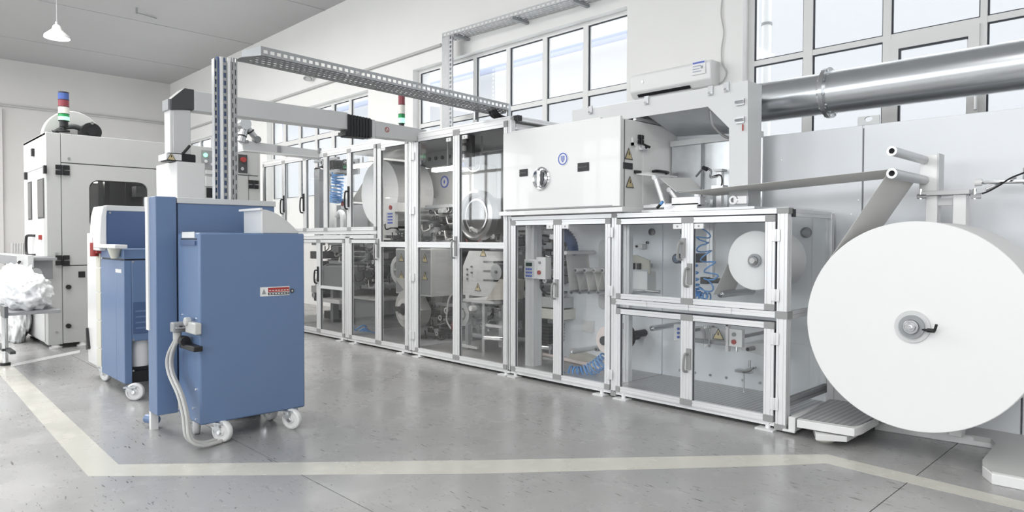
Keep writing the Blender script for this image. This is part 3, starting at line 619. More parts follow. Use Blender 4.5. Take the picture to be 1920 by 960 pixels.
roller(1402, 655, 5.25, 5.69, .018, 'dark small roller right of the red-button box', 'mid_grey', 'black')
# small valve on the floor of lower-right bay
p = at(1395, 697, 'y', 5.45); vl = thing('valve', 'small steel crank valve on the rear panel of the lower right bay', 'valve', (p.x, 5.45, p.z-.05))
part('body', 'steel', vl, box(p.x-.08, p.x+.06, 5.44, 5.5, p.z-.012, p.z+.012)); part('crank', 'dark_steel', vl, tube(spline([(p.x, 5.43, p.z), (p.x+.06, 5.42, p.z+.02), (p.x+.1, 5.42, p.z+.05)], 4), .01, 6)); part('stem', 'steel', vl, cyl((p.x-.01, 5.47, p.z-.02), (p.x-.01, 5.47, p.z-.18), .006, 8), cyl((p.x+.04, 5.47, p.z), (p.x+.04, 5.47, p.z+.1), .01, 8), cyl((p.x-.02, 5.47, p.z), (p.x-.02, 5.7, p.z), .01, 8))
# rear-plate sheets of the low guard
p0, p1 = pxz(1240, 636, 5.69), pxz(1283, 660, 5.69)
single('round_slot_frame', 'light_grey', 'grey slotted cover half hidden by the post of the two-door guard', 'cover', [prism(rounded(pxz(1124, 500, 5.68)[0], pxz(1160, 500, 5.68)[0], pxz(1130, 580, 5.68)[1], pxz(1130, 450, 5.68)[1], .06), 'y', 5.665, 5.69)])
x0, x1, z0, z1 = fy((1091, 600), (1112, 624), 5.68); single('notice_plate', 'white_paint', 'blank white square plate on the rear panel of the two-door guard', 'plate', [box(x0, x1, 5.685, 5.70, z0, z1)])
# spiral hoses
HG = 'blue spiral air hoses'
pts = [at(*q, 'y', 5.2) for q in ((1325, 428), (1316, 455), (1326, 485), (1334, 520), (1318, 548), (1308, 560))]
single('spiral_hose', 'blue_hose', 'blue spiral air hose hanging vertically in the upper right bay', 'hose', [tube(helix(pts, .055, 8, 14), .0065, 6)], HG)
pts = [at(*q, 'y', 5.2) for q in ((1296, 490), (1300, 535), (1306, 556), (1330, 561))]
single('spiral_hose', 'blue_hose', 'second blue spiral hose bunched at the foot of the vertical one', 'hose', [tube(helix(pts, .05, 11, 14), .0065, 6)], HG)
pts = [at(1064, 696, 'y', 5.12), at(1085, 700, 'y', 5.15), at(1105, 694, 'y', 5.2), at(1122, 684, 'y', 5.22), at(1136, 672, 'y', 5.22)]
single('spiral_hose', 'blue_hose', 'thick blue spiral hose lying on the plate behind the right door of the two-door guard', 'hose', [tube(helix(pts, .062, 11, 16), .009, 6)], HG)
pts = [at(633, 325, 'y', 5.2), at(633, 345, 'y', 5.2), at(630, 366, 'y', 5.2), at(628, 378, 'y', 5.2)]
single('spiral_hose', 'blue_hose', 'blue spiral hose hanging behind the far upper panes', 'hose', [tube(helix(pts, .085, 10, 14), .012, 6)], HG)
pts = [at(674, 612, 'y', 5.3), at(682, 628, 'y', 5.3), at(695, 634, 'y', 5.3), at(707, 636, 'y', 5.3)]
single('spiral_hose', 'blue_hose', 'dark blue spiral hose behind the left tinted lower door', 'hose', [tube(helix(pts, .085, 8, 14), .012, 6)], HG)
pts = [at(1300, 662, 'y', 5.69), at(1330, 700, 'y', 5.69)]
# keypad and emergency box on the thick inner post
x0, x1, z0, z1 = fy((983, 486), (1006, 523), 5.05)
kp = thing('keypad', 'white keypad with small display and blue keys on the thick inner post', 'keypad', ((x0+x1)/2, 5.05, z0))
part('housing', 'white_paint', kp, box(x0, x1, 5.05, 5.08, z0, z1), bevel=.004); part('face', 'light_grey', kp, box(x0+.012, x1-.03, 5.046, 5.05, z0+.02, z1-.02)); part('display', 'display', kp, box(x0+.03, x1-.06, 5.042, 5.046, z1-.07, z1-.035))
for r_ in range(3):
    for c__ in range(3): part('key', 'blue_ink', kp, box(x0+.03+.032*c__, x0+.052+.032*c__, 5.041, 5.046, z1-.11-.035*r_, z1-.09-.035*r_))
plate_switch(1014, 503, 17, 42, 5.06, 'white box with red button right of the keypad', dots=((.35, .7, .022, 'red'), (.4, .25, .014, 'mid_grey')), depth=.09)
p = at(1014, 528, 'y', 5.1); single('connector_cable', 'black', 'black connector and looping cable under the red-button box beside the keypad', 'cable', [cyl((p.x, p.y, p.z+.0), (p.x, p.y, p.z+.05), .015, 8), tube(spline([p, p+Vector((.01, 0, -.08)), p+Vector((.06, .05, -.13)), p+Vector((.12, .1, -.1)), p+Vector((.10, .15, .05))], 6), .009, 6)])
# dark mechanics cluster behind the keypad
def cluster(name, label, rect, Y, n, seed, mats=('dark_grey', 'dark_steel', 'steel', 'black', 'mid_grey'), depth=.5, size=.07, cat='mechanism'):
    rnd = random.Random(seed); x0, x1, z0, z1 = fy(rect[:2], rect[2:], Y); x1 = max(x1, x0+.05)
    t = thing(name, label, cat, ((x0+x1)/2, Y+.1, z0), 'press units inside the guards')
    part('frame', 'mid_grey', t, box(x0, x1, Y+depth-.04, Y+depth, z0, z1), box(x0, x0+.03, Y+.1, Y+depth, z0, z0+.04), box(x0, x1, Y+.1, Y+.14, z0, z0+.05), box(x0, x1, Y+.1, Y+.14, z1-.04, z1))
    for i in range(n):
        cx, cz = rnd.uniform(x0+size*.5, x1-size*.5), rnd.uniform(z0+size*.5, z1-size*.5); yy = Y+rnd.uniform(0, depth*.6); s = size*rnd.uniform(.35, 1)
        m_ = rnd.choice(mats); k = rnd.random()
        if k < .30: part('roller', m_, t, Y_cyl((cx, cz), yy, Y+depth, s*.55, 18)); part('roller_face', rnd.choice(('chrome', 'light_grey', 'black')), t, Y_ring((cx, cz), yy-.006, yy, s*.5, s*.32, 18))
        elif k < .6: part('block', m_, t, box(cx-s, cx+s, yy, Y+depth-.02, cz-s*.5, cz+s*.6), bevel=.004)
        elif k < .8: part('rod', 'chrome', t, cyl((cx-s*1.5, yy+.05, cz), (cx+s*1.5, yy+.05, cz+s*rnd.uniform(-1, 1)), s*.14, 10)); part('bracket', m_, t, box(cx-s*.3, cx+s*.3, yy+.05, Y+depth-.02, cz-s*.2, cz+s*.2))
        else: part('cable', rnd.choice(('black', 'rubber', 'cable_grey')), t, tube(spline([(cx-s, yy, cz+s), (cx, yy-.02, cz-s*.5), (cx+s, yy+.05, cz), (cx+s*.5, yy+.1, cz+s*1.2), (cx, Y+depth, cz+s)], 5), .009, 6))
    return t
cluster('press_unit', 'tangle of dark rollers, blocks and cables behind the keypad', (1007, 432, 1040, 560), 5.45, 60, 3, size=.075)
cluster('press_unit', 'dark gears and rollers left of the thick inner post in the two-door guard', (960, 425, 984, 560), 5.5, 12, 4, size=.05)
hs = [at(1050, 435, 'y', 5.3), at(1062, 440, 'y', 5.35), at(1072, 455, 'y', 5.4), at(1075, 475, 'y', 5.45)]
ph = spline(hs, 8); single('corrugated_hose', 'blue_dark', 'thick dark blue corrugated hose at the top of the right door of the two-door guard', 'hose', [tube(ph, .05, 14)] + [ring(p-(ph[min(i+1, len(ph)-1)]-ph[max(i-1, 0)]).normalized()*.006, p+(ph[min(i+1, len(ph)-1)]-ph[max(i-1, 0)]).normalized()*.006, .058, .05, 14) for i, p in enumerate(ph) if i % 2])
x0, x1, z0, z1 = fy((1010, 556), (1050, 600), 5.5)
uu = thing('glue_tank', 'pale grey housing with light blue lower tray behind the left door of the two-door guard', 'tank', ((x0+x1)/2, 5.5, z0))
part('housing', 'light_grey', uu, box(x0-.1, x1+.02, 5.5, 5.9, z0+.12, z1), bevel=.01); part('tray', 'lens_clear', uu, box(x0-.05, x1+.05, 5.46, 5.9, z0, z0+.11), bevel=.01); part('support', 'mid_grey', uu, box(x0+.05, x0+.12, 5.8, 5.9, .092, z0))
x0, x1, z0, z1 = fy((1009, 610), (1025, 645), 5.45); mo = thing('motor', 'black finned motor low behind the left door of the two-door guard', 'motor', ((x0+x1)/2, 5.5, z0))
part('motor_body', 'black', mo, box(x0, x1+.03, 5.45, 5.8, z0, z1)); part('fin', 'dark_grey', mo, *[box(x0-.008, x1+.038, 5.442, 5.8, z0+.02+.035*i, z0+.03+.035*i) for i in range(6)]); part('foot_plate', 'steel', mo, box(x0-.03, x1+.06, 5.5, 5.75, .092, .11), box(x0+.02, x0+.05, 5.6, 5.7, .1, z0))
x0, x1, z0, z1 = fy((1026, 598), (1045, 650), 5.6); single('gear_cover', 'light_grey', 'light grey gearbox cover right of the black finned motor', 'cover', [box(x0, x1, 5.6, 5.9, z0, z1), box(x0+.03, x0+.06, 5.7, 5.8, .092, z0)], bevel=.01)
p = at(1005, 652, 'y', 5.3); single('steel_tube', 'steel', 'short polished steel tube low beside the thick inner post', 'tube', [cyl((p.x-.05, 5.35, p.z), (p.x+.16, 5.35, p.z+.01), .028, 14), box(p.x, p.x+.03, 5.34, 5.37, .092, p.z-.02)])
a, b = at(990, 655, 'z', .13), at(1140, 690, 'z', .13); single('base_beam', 'paper_pink', 'long pale beam lying along the floor plate of the two-door guard', 'beam', [prism([(a.x, a.y), (b.x, b.y), (b.x, b.y+.03), (a.x, a.y+.03)], 'z', .10, .13)]+[cyl((a.x+.25+.06*i, a.y-.01, .1), (a.x+.25+.06*i, a.y-.01, .12), .012, 8) for i in range(6)])
a = at(1090, 668, 'z', .16); single('cross_plate', 'beige', 'tilted grey plates lying on the floor plate beside the pinkish roll', 'plate', [prism([(a.x-.15, .10), (a.x+.3, .10), (a.x+.3, .14), (a.x-.15, .22)], 'y', a.y-.02, a.y+.18)])
# ------------------------------------------------------------------ tall bay contents
YC = 5.35
def ebox(px0, px1, pxs, py0, py1, Y, label, n=2, face='machine_grey', open_=True):
    """electrical box: front (-Y) face px0..px1, +X face px1..pxs"""
    x0, x1, z0, z1 = fy((px0, py0), (px1, py1), Y); yb = at(pxs, (py0+py1)/2, 'x', x1).y
    t = thing('electrical_box', label, 'electrical box', ((x0+x1)/2, Y, z0), 'electrical boxes behind the tinted glass'); part('box_body', 'light_grey', t, box(x0, x1, Y, yb, z0, z1), bevel=.006)
    part('front_cover', 'mid_grey', t, box(x0+.02, x1-.02, Y-.006, Y, z0+.02, z1-.02)); part('hanger', 'steel', t, box((x0+x1)/2-.02, (x0+x1)/2+.02, yb, yb+.05, z0+.05, z1-.05), box((x0+x1)/2-.02, (x0+x1)/2+.02, yb-.1, yb, .092, z0))
    for k in range(n): tri_sign(t, ((x0+x1)/2, Y-.006, z1-.12-.23*k), 'y', .13, -1)
    return t
ebox(786, 809, 850, 466, 557, YC, 'grey electrical box with two warning triangles, full width seen')
ebox(742, 765, 780, 466, 552, YC, 'grey electrical box with two warning triangles, half hidden by the tall post')
def framed_plate(): pass
# big ring duct
c = pxz(897, 404, 5.35); ro = 47*mpx(897, 404, 5.35)
rg = thing('ring_duct', 'large silver ring duct behind the right pane of the tall bay', 'ring duct', (c[0], 5.35, c[1]-ro))
part('outer_ring', 'steel', rg, lathe((c[0], 5.30, c[1]), (0, 1, 0), [(0, ro*.78), (-.02, ro*.84), (-.03, ro*.9), (0, ro), (.10, ro), (.10, ro*.76), (0, ro*.78)], 48)); part('drum', 'glass_far', rg, Y_cyl(c, 5.36, 5.37, ro*.77, 48)); part('rear_drum', 'dark_steel', rg, Y_ring(c, 5.40, 5.9, ro*.74, ro*.66, 40)); part('inner_band', 'chrome', rg, Y_ring(c, 5.31, 5.35, ro*.66, ro*.6, 40))
part('mount', 'mid_grey', rg, box(c[0]-.05, c[0]+.05, 5.9, 6.5, c[1]-.05, c[1]+.05), box(c[0]-ro*.7, c[0]+ro*.7, 5.88, 5.92, c[1]-.05, c[1]+.05))
part('grip', 'white_paint', rg, tube(spline([(c[0]-.05, 5.27, c[1]-ro*.62), (c[0]+.02, 5.22, c[1]-ro*.5), (c[0]+.1, 5.25, c[1]-ro*.66)], 4), .016, 8), label='white angled grip')
pts = [(c[0]-.12, 5.26, c[1]-ro*.95), (c[0]-.05, 5.24, c[1]-ro*1.1), (c[0]+.06, 5.24, c[1]-ro*1.15), (c[0]+.14, 5.26, c[1]-ro*.95)]; single('red_cable', 'red', 'thin red cable loop hanging below the ring duct', 'cable', [tube(spline(pts, 6), .005, 6)])
# grey side plate lower right of the tall bay with drum
x0, x1, z0, z1 = fy((868, 470), (948, 560), 5.7); sp_ = thing('side_frame', 'light grey machine side plate with two warning triangles and a round drum', 'machine frame', ((x0+x1)/2, 5.7, z0))
part('plate', 'light_grey', sp_, prism([(x0, z0), (x1, z0), (x1, z1), (x0+.12, z1), (x0, z1-.2)], 'y', 5.7, 5.74)); part('leg', 'light_grey', sp_, box(x0+.05, x0+.12, 5.7, 5.76, .092, z0), box(x1-.12, x1-.05, 5.7, 5.76, .092, z0))
dc = pxz(930, 510, 5.45); part('drum', 'steel', sp_, Y_cyl(dc, 5.45, 5.7, .095, 32)); part('hub', 'dark_steel', sp_, Y_cyl(dc, 5.435, 5.45, .018, 12))
part('clamp', 'steel', sp_, *[box(dc[0]-.28, dc[0]-.10, 5.5, 5.7, dc[1]+v-.012, dc[1]+v+.012) for v in (.11, .0, -.11)])
for q in ((905, 473), (895, 538)): p = at(*q, 'y', 5.69); tri_sign(sp_, (p.x, 5.699, p.z), 'y', .12, -1)
for q in ((876, 505), (876, 515), (876, 523), (884, 500), (884, 511)): p = at(*q, 'y', 5.69); part('stud', 'dark_steel', sp_, Y_cyl((p.x, p.z), 5.68, 5.70, .012, 8))
# lower frame of tall bay
x0, x1, z0, z1 = fy((868, 560), (948, 655), 5.3); z0 = .092
lf = thing('roller_stand', 'silver square-tube stand carrying rollers at the bottom right of the tall bay', 'stand', ((x0+x1)/2, 5.3, z0))
part('table_top', 'light_grey', lf, box(x0, x1-.2, 5.3, 5.75, z1-.03, z1)); 
for xx in (x0+.03, (x0+x1)/2-.05, x1-.08): part('leg', 'steel', lf, box(xx, xx+.045, 5.32, 5.365, z0, z1-.03))
for k in (.25, .5): part('crossbar', 'light_grey', lf, box((x0+x1)/2, x1-.05, 5.33, 5.36, z0+(z1-z0)*k, z0+(z1-z0)*k+.03))
part('guide_roller', 'chrome', lf, cyl(((x0+x1)/2+.05, 5.28, z0+.18), (x1, 5.28, z0+.2), .03, 16)); part('side_disc', 'steel', lf, Y_ring((x0+.04, z0+.42), 5.24, 5.3, .14, .08), Y_cyl((x0+.04, z0+.42), 5.25, 5.33, .05)); part('foot_bar', 'light_grey', lf, box(x0-.15, x0+.25, 5.3, 5.34, z0+.02, z0+.05))
part('deflector', 'beige', lf, prism([((x0+x1)/2-.02, z1), (x1-.02, z1+.03), (x1, z1+.25), (x1-.16, z1+.26)], 'y', 5.35, 5.6)); part('knob', 'paper', lf, Y_cyl(((x0+x1)/2-.18, z1-.1), 5.25, 5.33, .03))
cluster('press_unit', 'dark rollers and shafts under the box with two triangles', (793, 566, 848, 648), 5.5, 48, 11, size=.085)
cluster('press_unit', 'dark shafts and small wheels inside the silver stand', (872, 568, 915, 640), 5.42, 12, 12, size=.06, depth=.4)
cluster('press_unit', 'rows of machinery behind the left pane of the tall bay', (786, 385, 850, 458), 5.6, 60, 13, size=.085)
cluster('press_unit', 'chrome fittings beside the button box in the tall bay', (712, 380, 762, 460), 5.7, 44, 14, size=.09)
cluster('press_unit', 'machinery at the lower right corner of the ring duct', (905, 415, 946, 470), 5.6, 34, 15, size=.07, mats=('steel', 'light_grey', 'mid_grey', 'dark_steel'))
# grey rear housing with round logo
x0, x1, z0, z1 = fy((788, 318), (886, 395), 6.05); gh = thing('rear_housing', 'grey housing with small round emblem high in the tall bay', 'housing', ((x0+x1)/2, 6.05, z0))
part('housing_body', 'machine_grey', gh, box(x0, x1, 6.05, 6.5, z0-.35, z1), bevel=.02); p = pxz(833, 341, 6.04); part('emblem', 'blue_ink', gh, Y_ring(p, 6.04, 6.05, .085, .065, 32)); part('emblem_disc', 'white_paint', gh, Y_cyl(p, 6.043, 6.05, .064, 32)); part('emblem_mark', 'blue_ink', gh, prism([(p[0]-.02, p[1]), (p[0], p[1]-.035), (p[0]+.02, p[1]), (p[0], p[1]+.035)], 'y', 6.04, 6.043))
part('cowl', 'steel', gh, prism([(x0+.22, z0-.1), (x0+.42, z0-.1), (x0+.38, z0+.2), (x0+.3, z0+.28)], 'y', 5.75, 6.05))
x0, x1, z0, z1 = fy((790, 268), (848, 312), 6.0); tp = thing('roof_pump', 'grey pump head with bolts under the roof of the tall bay', 'pump', ((x0+x1)/2, 6.0, z0)); part('body', 'mid_grey', tp, prism([(x0, z0+.05), (x0+.25, z0), (x1, z0+.05), (x1, z1), (x0+.12, z1)], 'y', 6.0, 6.5)); part('dome', 'light_grey', tp, cyl(((x0+x1)/2, 5.98, z1-.02), ((x0+x1)/2, 5.98, z1+.05), .16, 24))
for k in range(4): part('bolt', 'black', tp, Y_cyl((x0+.2+.15*k, z0+.14), 5.98, 6.0, .028, 8))
pz = fy((870, 255), (880, 312), 5.3); mv = thing('valve_stack', 'vertical stack of white and blue pneumatic valves beside the centre stile', 'valves', ((pz[0]+pz[1])/2, 5.3, pz[2])); part('strip', 'dark_grey', mv, box(pz[0]-.02, pz[1]+.03, 5.32, 5.36, pz[2], pz[3]), cyl(((pz[0]+pz[1])/2, 5.34, pz[3]), ((pz[0]+pz[1])/2, 5.34, 2.65), .01, 6))
for k in range(4): part('valve', ('white_paint', 'white_paint', 'steel', 'lens_blue')[k], mv, cyl((pz[0]+.02, 5.29, pz[3]-.08-.1*k), (pz[0]+.02, 5.29, pz[3]-.02-.1*k), .028, 12)); 
p = at(893, 300, 'y', 5.5); part('tube', 'mid_grey', mv, tube(spline([(p.x-.12, 5.4, p.z+.12), (p.x-.1, 5.45, p.z-.1), (p.x+.05, 5.5, p.z-.12), (p.x+.1, 5.5, p.z+.1), (p.x+.1, 5.5, 2.65)], 6), .014, 6))
# plastic tube with red tip
pts = [at(q[0], q[1], 'y', 5.15) for q in ((852, 548), (842, 560), (838, 585), (838, 602), (846, 617))]; single('air_tube', 'cable_grey', 'thin pale plastic tube with red tip hanging left of the centre stile', 'tube', [tube(spline(pts, 6), .010, 8)])
p = pts[-1]; single('tube_tip', 'red', 'small red fitting at the end of the pale plastic tube', 'fitting', [tube([p, p+Vector((.02, 0, .09)), p+Vector((.03, 0, -.02))], .005, 6)])
# D bay: button box and label panel
plate_switch(735, 389, 22, 16, 5.2, 'white box with red button in the tall bay above the blue-lettered panel', dots=((.4, .5, .03, 'red'),), depth=.12)
t = plate_switch(732, 412, 17, 29, 5.2, 'grey operating panel with blue print in the tall bay left of the tall post', 'light_grey', dots=(), depth=.05)
x0, x1, z0, z1 = fy((727, 404), (736, 419), 5.2)
for k in range(4): part('print', 'blue_ink', t, box(x0, x1, 5.196, 5.2, z0+.04*k, z0+.04*k+.02))
# fan housing
cf = pxz(757, 580, 5.25); fh = thing('fan_housing', 'grey snail-shaped fan housing with white ring hub, bottom left of the tall post', 'fan', (cf[0], 5.25, cf[1]-.3))
part('housing', 'machine_grey', fh, prism([(cf[0]+.30*math.cos(a)*.9, cf[1]+.26*math.sin(a)) for a in [i*PI/12 for i in range(7, 25)]]+[(cf[0]-.05, cf[1]+.4), (cf[0]-.28, cf[1]+.4)], 'y', 5.3, 5.5)); part('ring', 'white_paint', fh, Y_ring(cf, 5.24, 5.3, .14, .08)); part('hub', 'dark_grey', fh, Y_cyl(cf, 5.18, 5.3, .045), box(cf[0]-.16, cf[0]-.06, 5.2, 5.25, cf[1]-.03, cf[1]+.03)); part('support', 'mid_grey', fh, box(cf[0]-.05, cf[0]+.05, 5.35, 5.45, .092, cf[1]-.2))
cw = pxz(747, 506, 5.6); single('wheel_ring', 'light_grey', 'pale spoked wheel ring half hidden behind the box left of the tall post', 'wheel', [Y_ring(cw, 5.6, 5.65, .2, .13), Y_cyl(cw, 5.6, 5.66, .05)]+[box(cw[0]-.14, cw[0]+.14, 5.61, 5.64, cw[1]-.012, cw[1]+.012), cyl((cw[0], 5.65, cw[1]), (cw[0], 6.5, cw[1]), .03, 10)])
x0, x1, z0, z1 = fy((664, 555), (708, 622), 5.6); wt = thing('work_table', 'grey cabinet table behind the left tinted lower door', 'cabinet', ((x0+x1)/2, 5.6, .092)); part('top', 'light_grey', wt, box(x0, x1+.1, 5.55, 6.1, z1-.03, z1)); part('body', 'mid_grey', wt, box(x0+.03, x1+.07, 5.6, 6.05, .092, z1-.03))
cluster('press_unit', 'chain drive and small round gauge above the grey cabinet table', (664, 458, 706, 545), 5.6, 44, 16, size=.10)
x0, x1, z0, z1 = fy((604, 498), (642, 545), 5.4); fb = thing('drive_housing', 'flat dark grey drive housing behind the far tinted door', 'housing', ((x0+x1)/2, 5.5, .092)); part('housing', 'mid_grey', fb, box(x0, x1, 5.4, 5.9, z0, z1), bevel=.01); part('frame_leg', 'mid_grey', fb, box(x0+.08, x0+.16, 5.5, 5.6, .092, z0), box(x1-.2, x1-.1, 5.5, 5.6, .092, z0)); part('tray', 'white_paint', fb, box(x0+.05, x1, 5.35, 5.6, .42, .48))
cluster('press_unit', 'dark drive parts above the flat drive housing', (604, 455, 642, 496), 5.5, 14, 17, size=.09)
cluster('press_unit', 'dark machine parts beside the edge of the big blue cabinet', (574, 455, 596, 620), 5.5, 20, 18, size=.12)
# upper row contents
x0, x1, z0, z1 = fy((589, 318), (599, 424), 5.4); single('column', 'mid_grey', 'grey square column behind the far upper panes', 'column', [box(x0, x1, 5.4, 5.6, 1.42, z1)])
x0, x1, z0, z1 = fy((602, 350), (614, 424), 5.3); cc = thing('cylinder_stand', 'white upright cylinder with black band behind the far upper panes', 'cylinder', ((x0+x1)/2, 5.4, 1.42)); part('body', 'white_paint', cc, cyl(((x0+x1)/2, 5.4, 1.42), ((x0+x1)/2, 5.4, z1-.25), .10)); part('cap', 'steel', cc, cyl(((x0+x1)/2, 5.4, z1-.23), ((x0+x1)/2, 5.4, z1), .10)); part('band', 'black', cc, cyl(((x0+x1)/2, 5.4, z1-.25), ((x0+x1)/2, 5.4, z1-.23), .104))
cluster('press_unit', 'dark unit hanging under the roof behind the far upper panes', (578, 300, 622, 322), 5.4, 16, 19, size=.12)
p = at(640, 408, 'y', 5.4); single('elbow_pipe', 'white_paint', 'white elbow pipe behind the far upper panes', 'pipe', [tube(spline([(p.x+.05, 5.4, 1.42), (p.x+.05, 5.4, p.z+.0), (p.x-.02, 5.4, p.z+.08), (p.x-.12, 5.4, p.z+.02)], 6), .045, 12)])
x0, x1, z0, z1 = fy((626, 385), (650, 424), 5.7); single('pump_box', 'mid_grey', 'grey pump box below the hanging blue spiral hose', 'box', [box(x0, x1, 5.7, 6.1, 1.42, z1)], bevel=.01)
plate_switch(645, 382, 12, 18, 5.3, 'light box with red button behind the far upper panes', dots=((.3, .5, .035, 'red'),), depth=.1)
x0, x1, z0, z1 = fy((662, 372), (690, 424), 6.0); single('rear_cabinet', 'machine_grey', 'grey cabinet behind the wide roll in the far upper panes', 'cabinet', [box(x0, x1+1.0, 6.2, 6.45, 1.42, z1)])
def strip_lamp(px, py, Y, hw, label, pw, ztop=2.652):
    p = at(px, py, 'y', Y); t = thing('strip_lamp', label, 'lamp', (p.x, Y, p.z-.03), 'strip lamps inside the guards')
    part('tube', 'lamp_white', t, box(p.x-hw, p.x+hw, Y-.04, Y+.04, p.z-.025, p.z+.02)); part('hanger', 'light_grey', t, box(p.x-hw, p.x+hw, Y-.045, Y+.045, p.z+.02, p.z+.035), box(p.x-.01, p.x+.01, Y-.01, Y+.01, p.z+.035, ztop))
    area('strip_light', (p.x, Y-.05, p.z-.04), (math.radians(35), 0, 0), hw*2, .08, pw, (1, .99, .96))
strip_lamp(680, 310, 5.6, .3, 'white strip lamp glowing left of the wide roll', 4)
strip_lamp(840, 316, 5.35, .28, 'white strip lamp glowing under the roof of the tall bay left of the centre stile', 7)
# ================================================================== WHITE CABINET ON THE GUARD
X0, X1 = at(943, 330, 'y', 4.86).x, at(1162, 300, 'y', 4.86).x; Z0, Z1 = 1.655, at(1155, 217, 'y', 4.86).z
YB2 = at(1312, 300, 'x', X1).y
wc = thing('white_cabinet', 'white painted steel cabinet with round porthole and blue emblem on top of the guard', 'cabinet', ((X0+X1)/2, 5.4, 1.64))
part('base_plate', 'white_paint', wc, box(X0-.02, X1+.06, 4.82, YB2-.02, 1.648, 1.69), bevel=.004)
part('body', 'white_paint', wc, box(X0+.02, X1, 4.90, YB2, 1.69, Z1-.02), bevel=.006)
part('front_door', 'white_paint', wc, box(X0, X1+.005, 4.86, 4.895, 1.70, Z1), bevel=.008); part('lid_edge', 'white_paint', wc, box(X0+.12, X1-.22, 4.865, 4.90, Z1-.01, Z1+.012), bevel=.003)
part('drip_line', 'mid_grey', wc, box(X0+.04, X1-.08, 4.856, 4.86, 1.705, 1.712))
c = pxz(1014, 335, 4.85); r = 22*mpx(1014, 335, 4.85)
ph_ = part('porthole', 'chrome', wc, lathe((c[0], 4.86, c[1]), (0, -1, 0), [(0, r*.75), (0, r), (.012, r), (.022, r*.9), (.015, r*.75), (0, r*.75)], 40)); part('lens', 'steel', ph_, lathe((c[0], 4.855, c[1]), (0, -1, 0), [(0, 0.001), (.03, r*.02), (.02, r*.5), (.002, r*.74), (0, r*.74)], 32)); part('grip', 'dark_grey', ph_, prism([(c[0]+.03, c[1]-r*.55), (c[0]+.06, c[1]-r*.1), (c[0]+.05, c[1]+r*.5), (c[0]+.01, c[1]+r*.6)], 'y', 4.825, 4.84)); part('grip_bar', 'chrome', ph_, box(c[0]-.025, c[0]+.02, 4.815, 4.845, c[1]-r*.7, c[1]+r*.7), bevel=.008)
for q in ((974, 318, 989, 330), (1083, 306, 1104, 320)):
    x0, x1, z0, z1 = fy(q[:2], q[2:], 4.855); h_ = part('recessed_handle', 'black', wc, box(x0, x1, 4.852, 4.86, z0, z1), bevel=.003); part('finger_bar', 'dark_grey', h_, box(x0+.012, x1-.012, 4.849, 4.852, (z0+z1)/2-.008, (z0+z1)/2+.004))
c = pxz(1055, 298, 4.855); e_ = part('emblem', 'white_paint', wc, Y_cyl(c, 4.856, 4.86, .066, 40)); part('emblem_ring', 'blue_ink', e_, Y_ring(c, 4.854, 4.856, .058, .047, 40)); part('emblem_shield', 'blue_ink', e_, prism([(c[0]-.022, c[1]+.028), (c[0]+.022, c[1]+.028), (c[0]+.022, c[1]-.012), (c[0], c[1]-.034), (c[0]-.022, c[1]-.012)], 'y', 4.854, 4.856)); part('emblem_bar', 'white_paint', e_, *[box(c[0]+v-.0015, c[0]+v+.0015, 4.853, 4.854, c[1]-.02, c[1]+.024) for v in (-.011, 0, .011)])
XF = X1+.004
a = at(1171, 300, 'x', XF).y; part('door_seam', 'dark_grey', wc, box(XF-.003, XF-.0005, a-.004, a+.004, 1.70, Z1-.03))
y0, y1, z0, z1 = fx((1176, 262), (1300, 392), XF)
part('side_hatch', 'white_paint', wc, box(X1, X1+.004, at(1206, 300, 'x', XF).y, YB2-.08, 1.72, at(1215, 262, 'x', XF).z), bevel=.002)
for q in ((1200, 262), (1273, 272)):
    p = at(*q, 'x', XF); part('hinge', 'black', wc, box(XF, XF+.02, p.y-.035, p.y-.004, p.z-.04, p.z-.004), box(XF, XF+.02, p.y+.004, p.y+.035, p.z-.04, p.z-.004), box(XF, XF+.02, p.y-.035, p.y-.004, p.z+.004, p.z+.04), box(XF, XF+.02, p.y+.004, p.y+.035, p.z+.004, p.z+.04), cyl((XF+.02, p.y, p.z-.04), (XF+.02, p.y, p.z+.04), .008, 8))
p = at(1204, 270, 'x', XF); part('latch', 'chrome', wc, box(XF, XF+.03, p.y-.05, p.y+.04, p.z-.06, p.z-.02)); part('latch_knob', 'black', wc, cyl((XF+.02, p.y, p.z-.01), (XF+.05, p.y+.05, p.z-.03), .012, 8))
p = at(1187, 267, 'x', XF); part('bracket', 'white_paint', wc, box(XF, XF+.02, p.y-.03, p.y+.03, p.z-.03, p.z-.005), box(XF, XF+.02, p.y-.03, p.y-.01, p.z-.03, p.z+.04))
for q in ((1179, 288), (1181, 341)): p = at(*q, 'x', XF+.002); tri_sign(wc, (XF+.001, p.y, p.z), 'x', .12, 1)
for q in ((1169, 304, 1186, 318), (1293, 323, 1305, 336)):
    y0, y1, z0, z1 = fx(q[:2], q[2:], XF+.002); h_ = part('recessed_handle', 'black', wc, box(XF-.002, XF+.006, y0, y1, z0, z1), bevel=.002)
p = at(1241, 323, 'x', XF+.03); part('pull_handle', 'black', wc, tube(spline([(XF, p.y-.11, p.z), (XF+.035, p.y-.09, p.z+.005), (XF+.035, p.y+.09, p.z+.005), (XF, p.y+.11, p.z)], 4), .014, 8))
p = at(1196, 323, 'x', XF); part('latch', 'black', wc, box(XF, XF+.012, p.y-.06, p.y+.04, p.z-.015, p.z+.015))
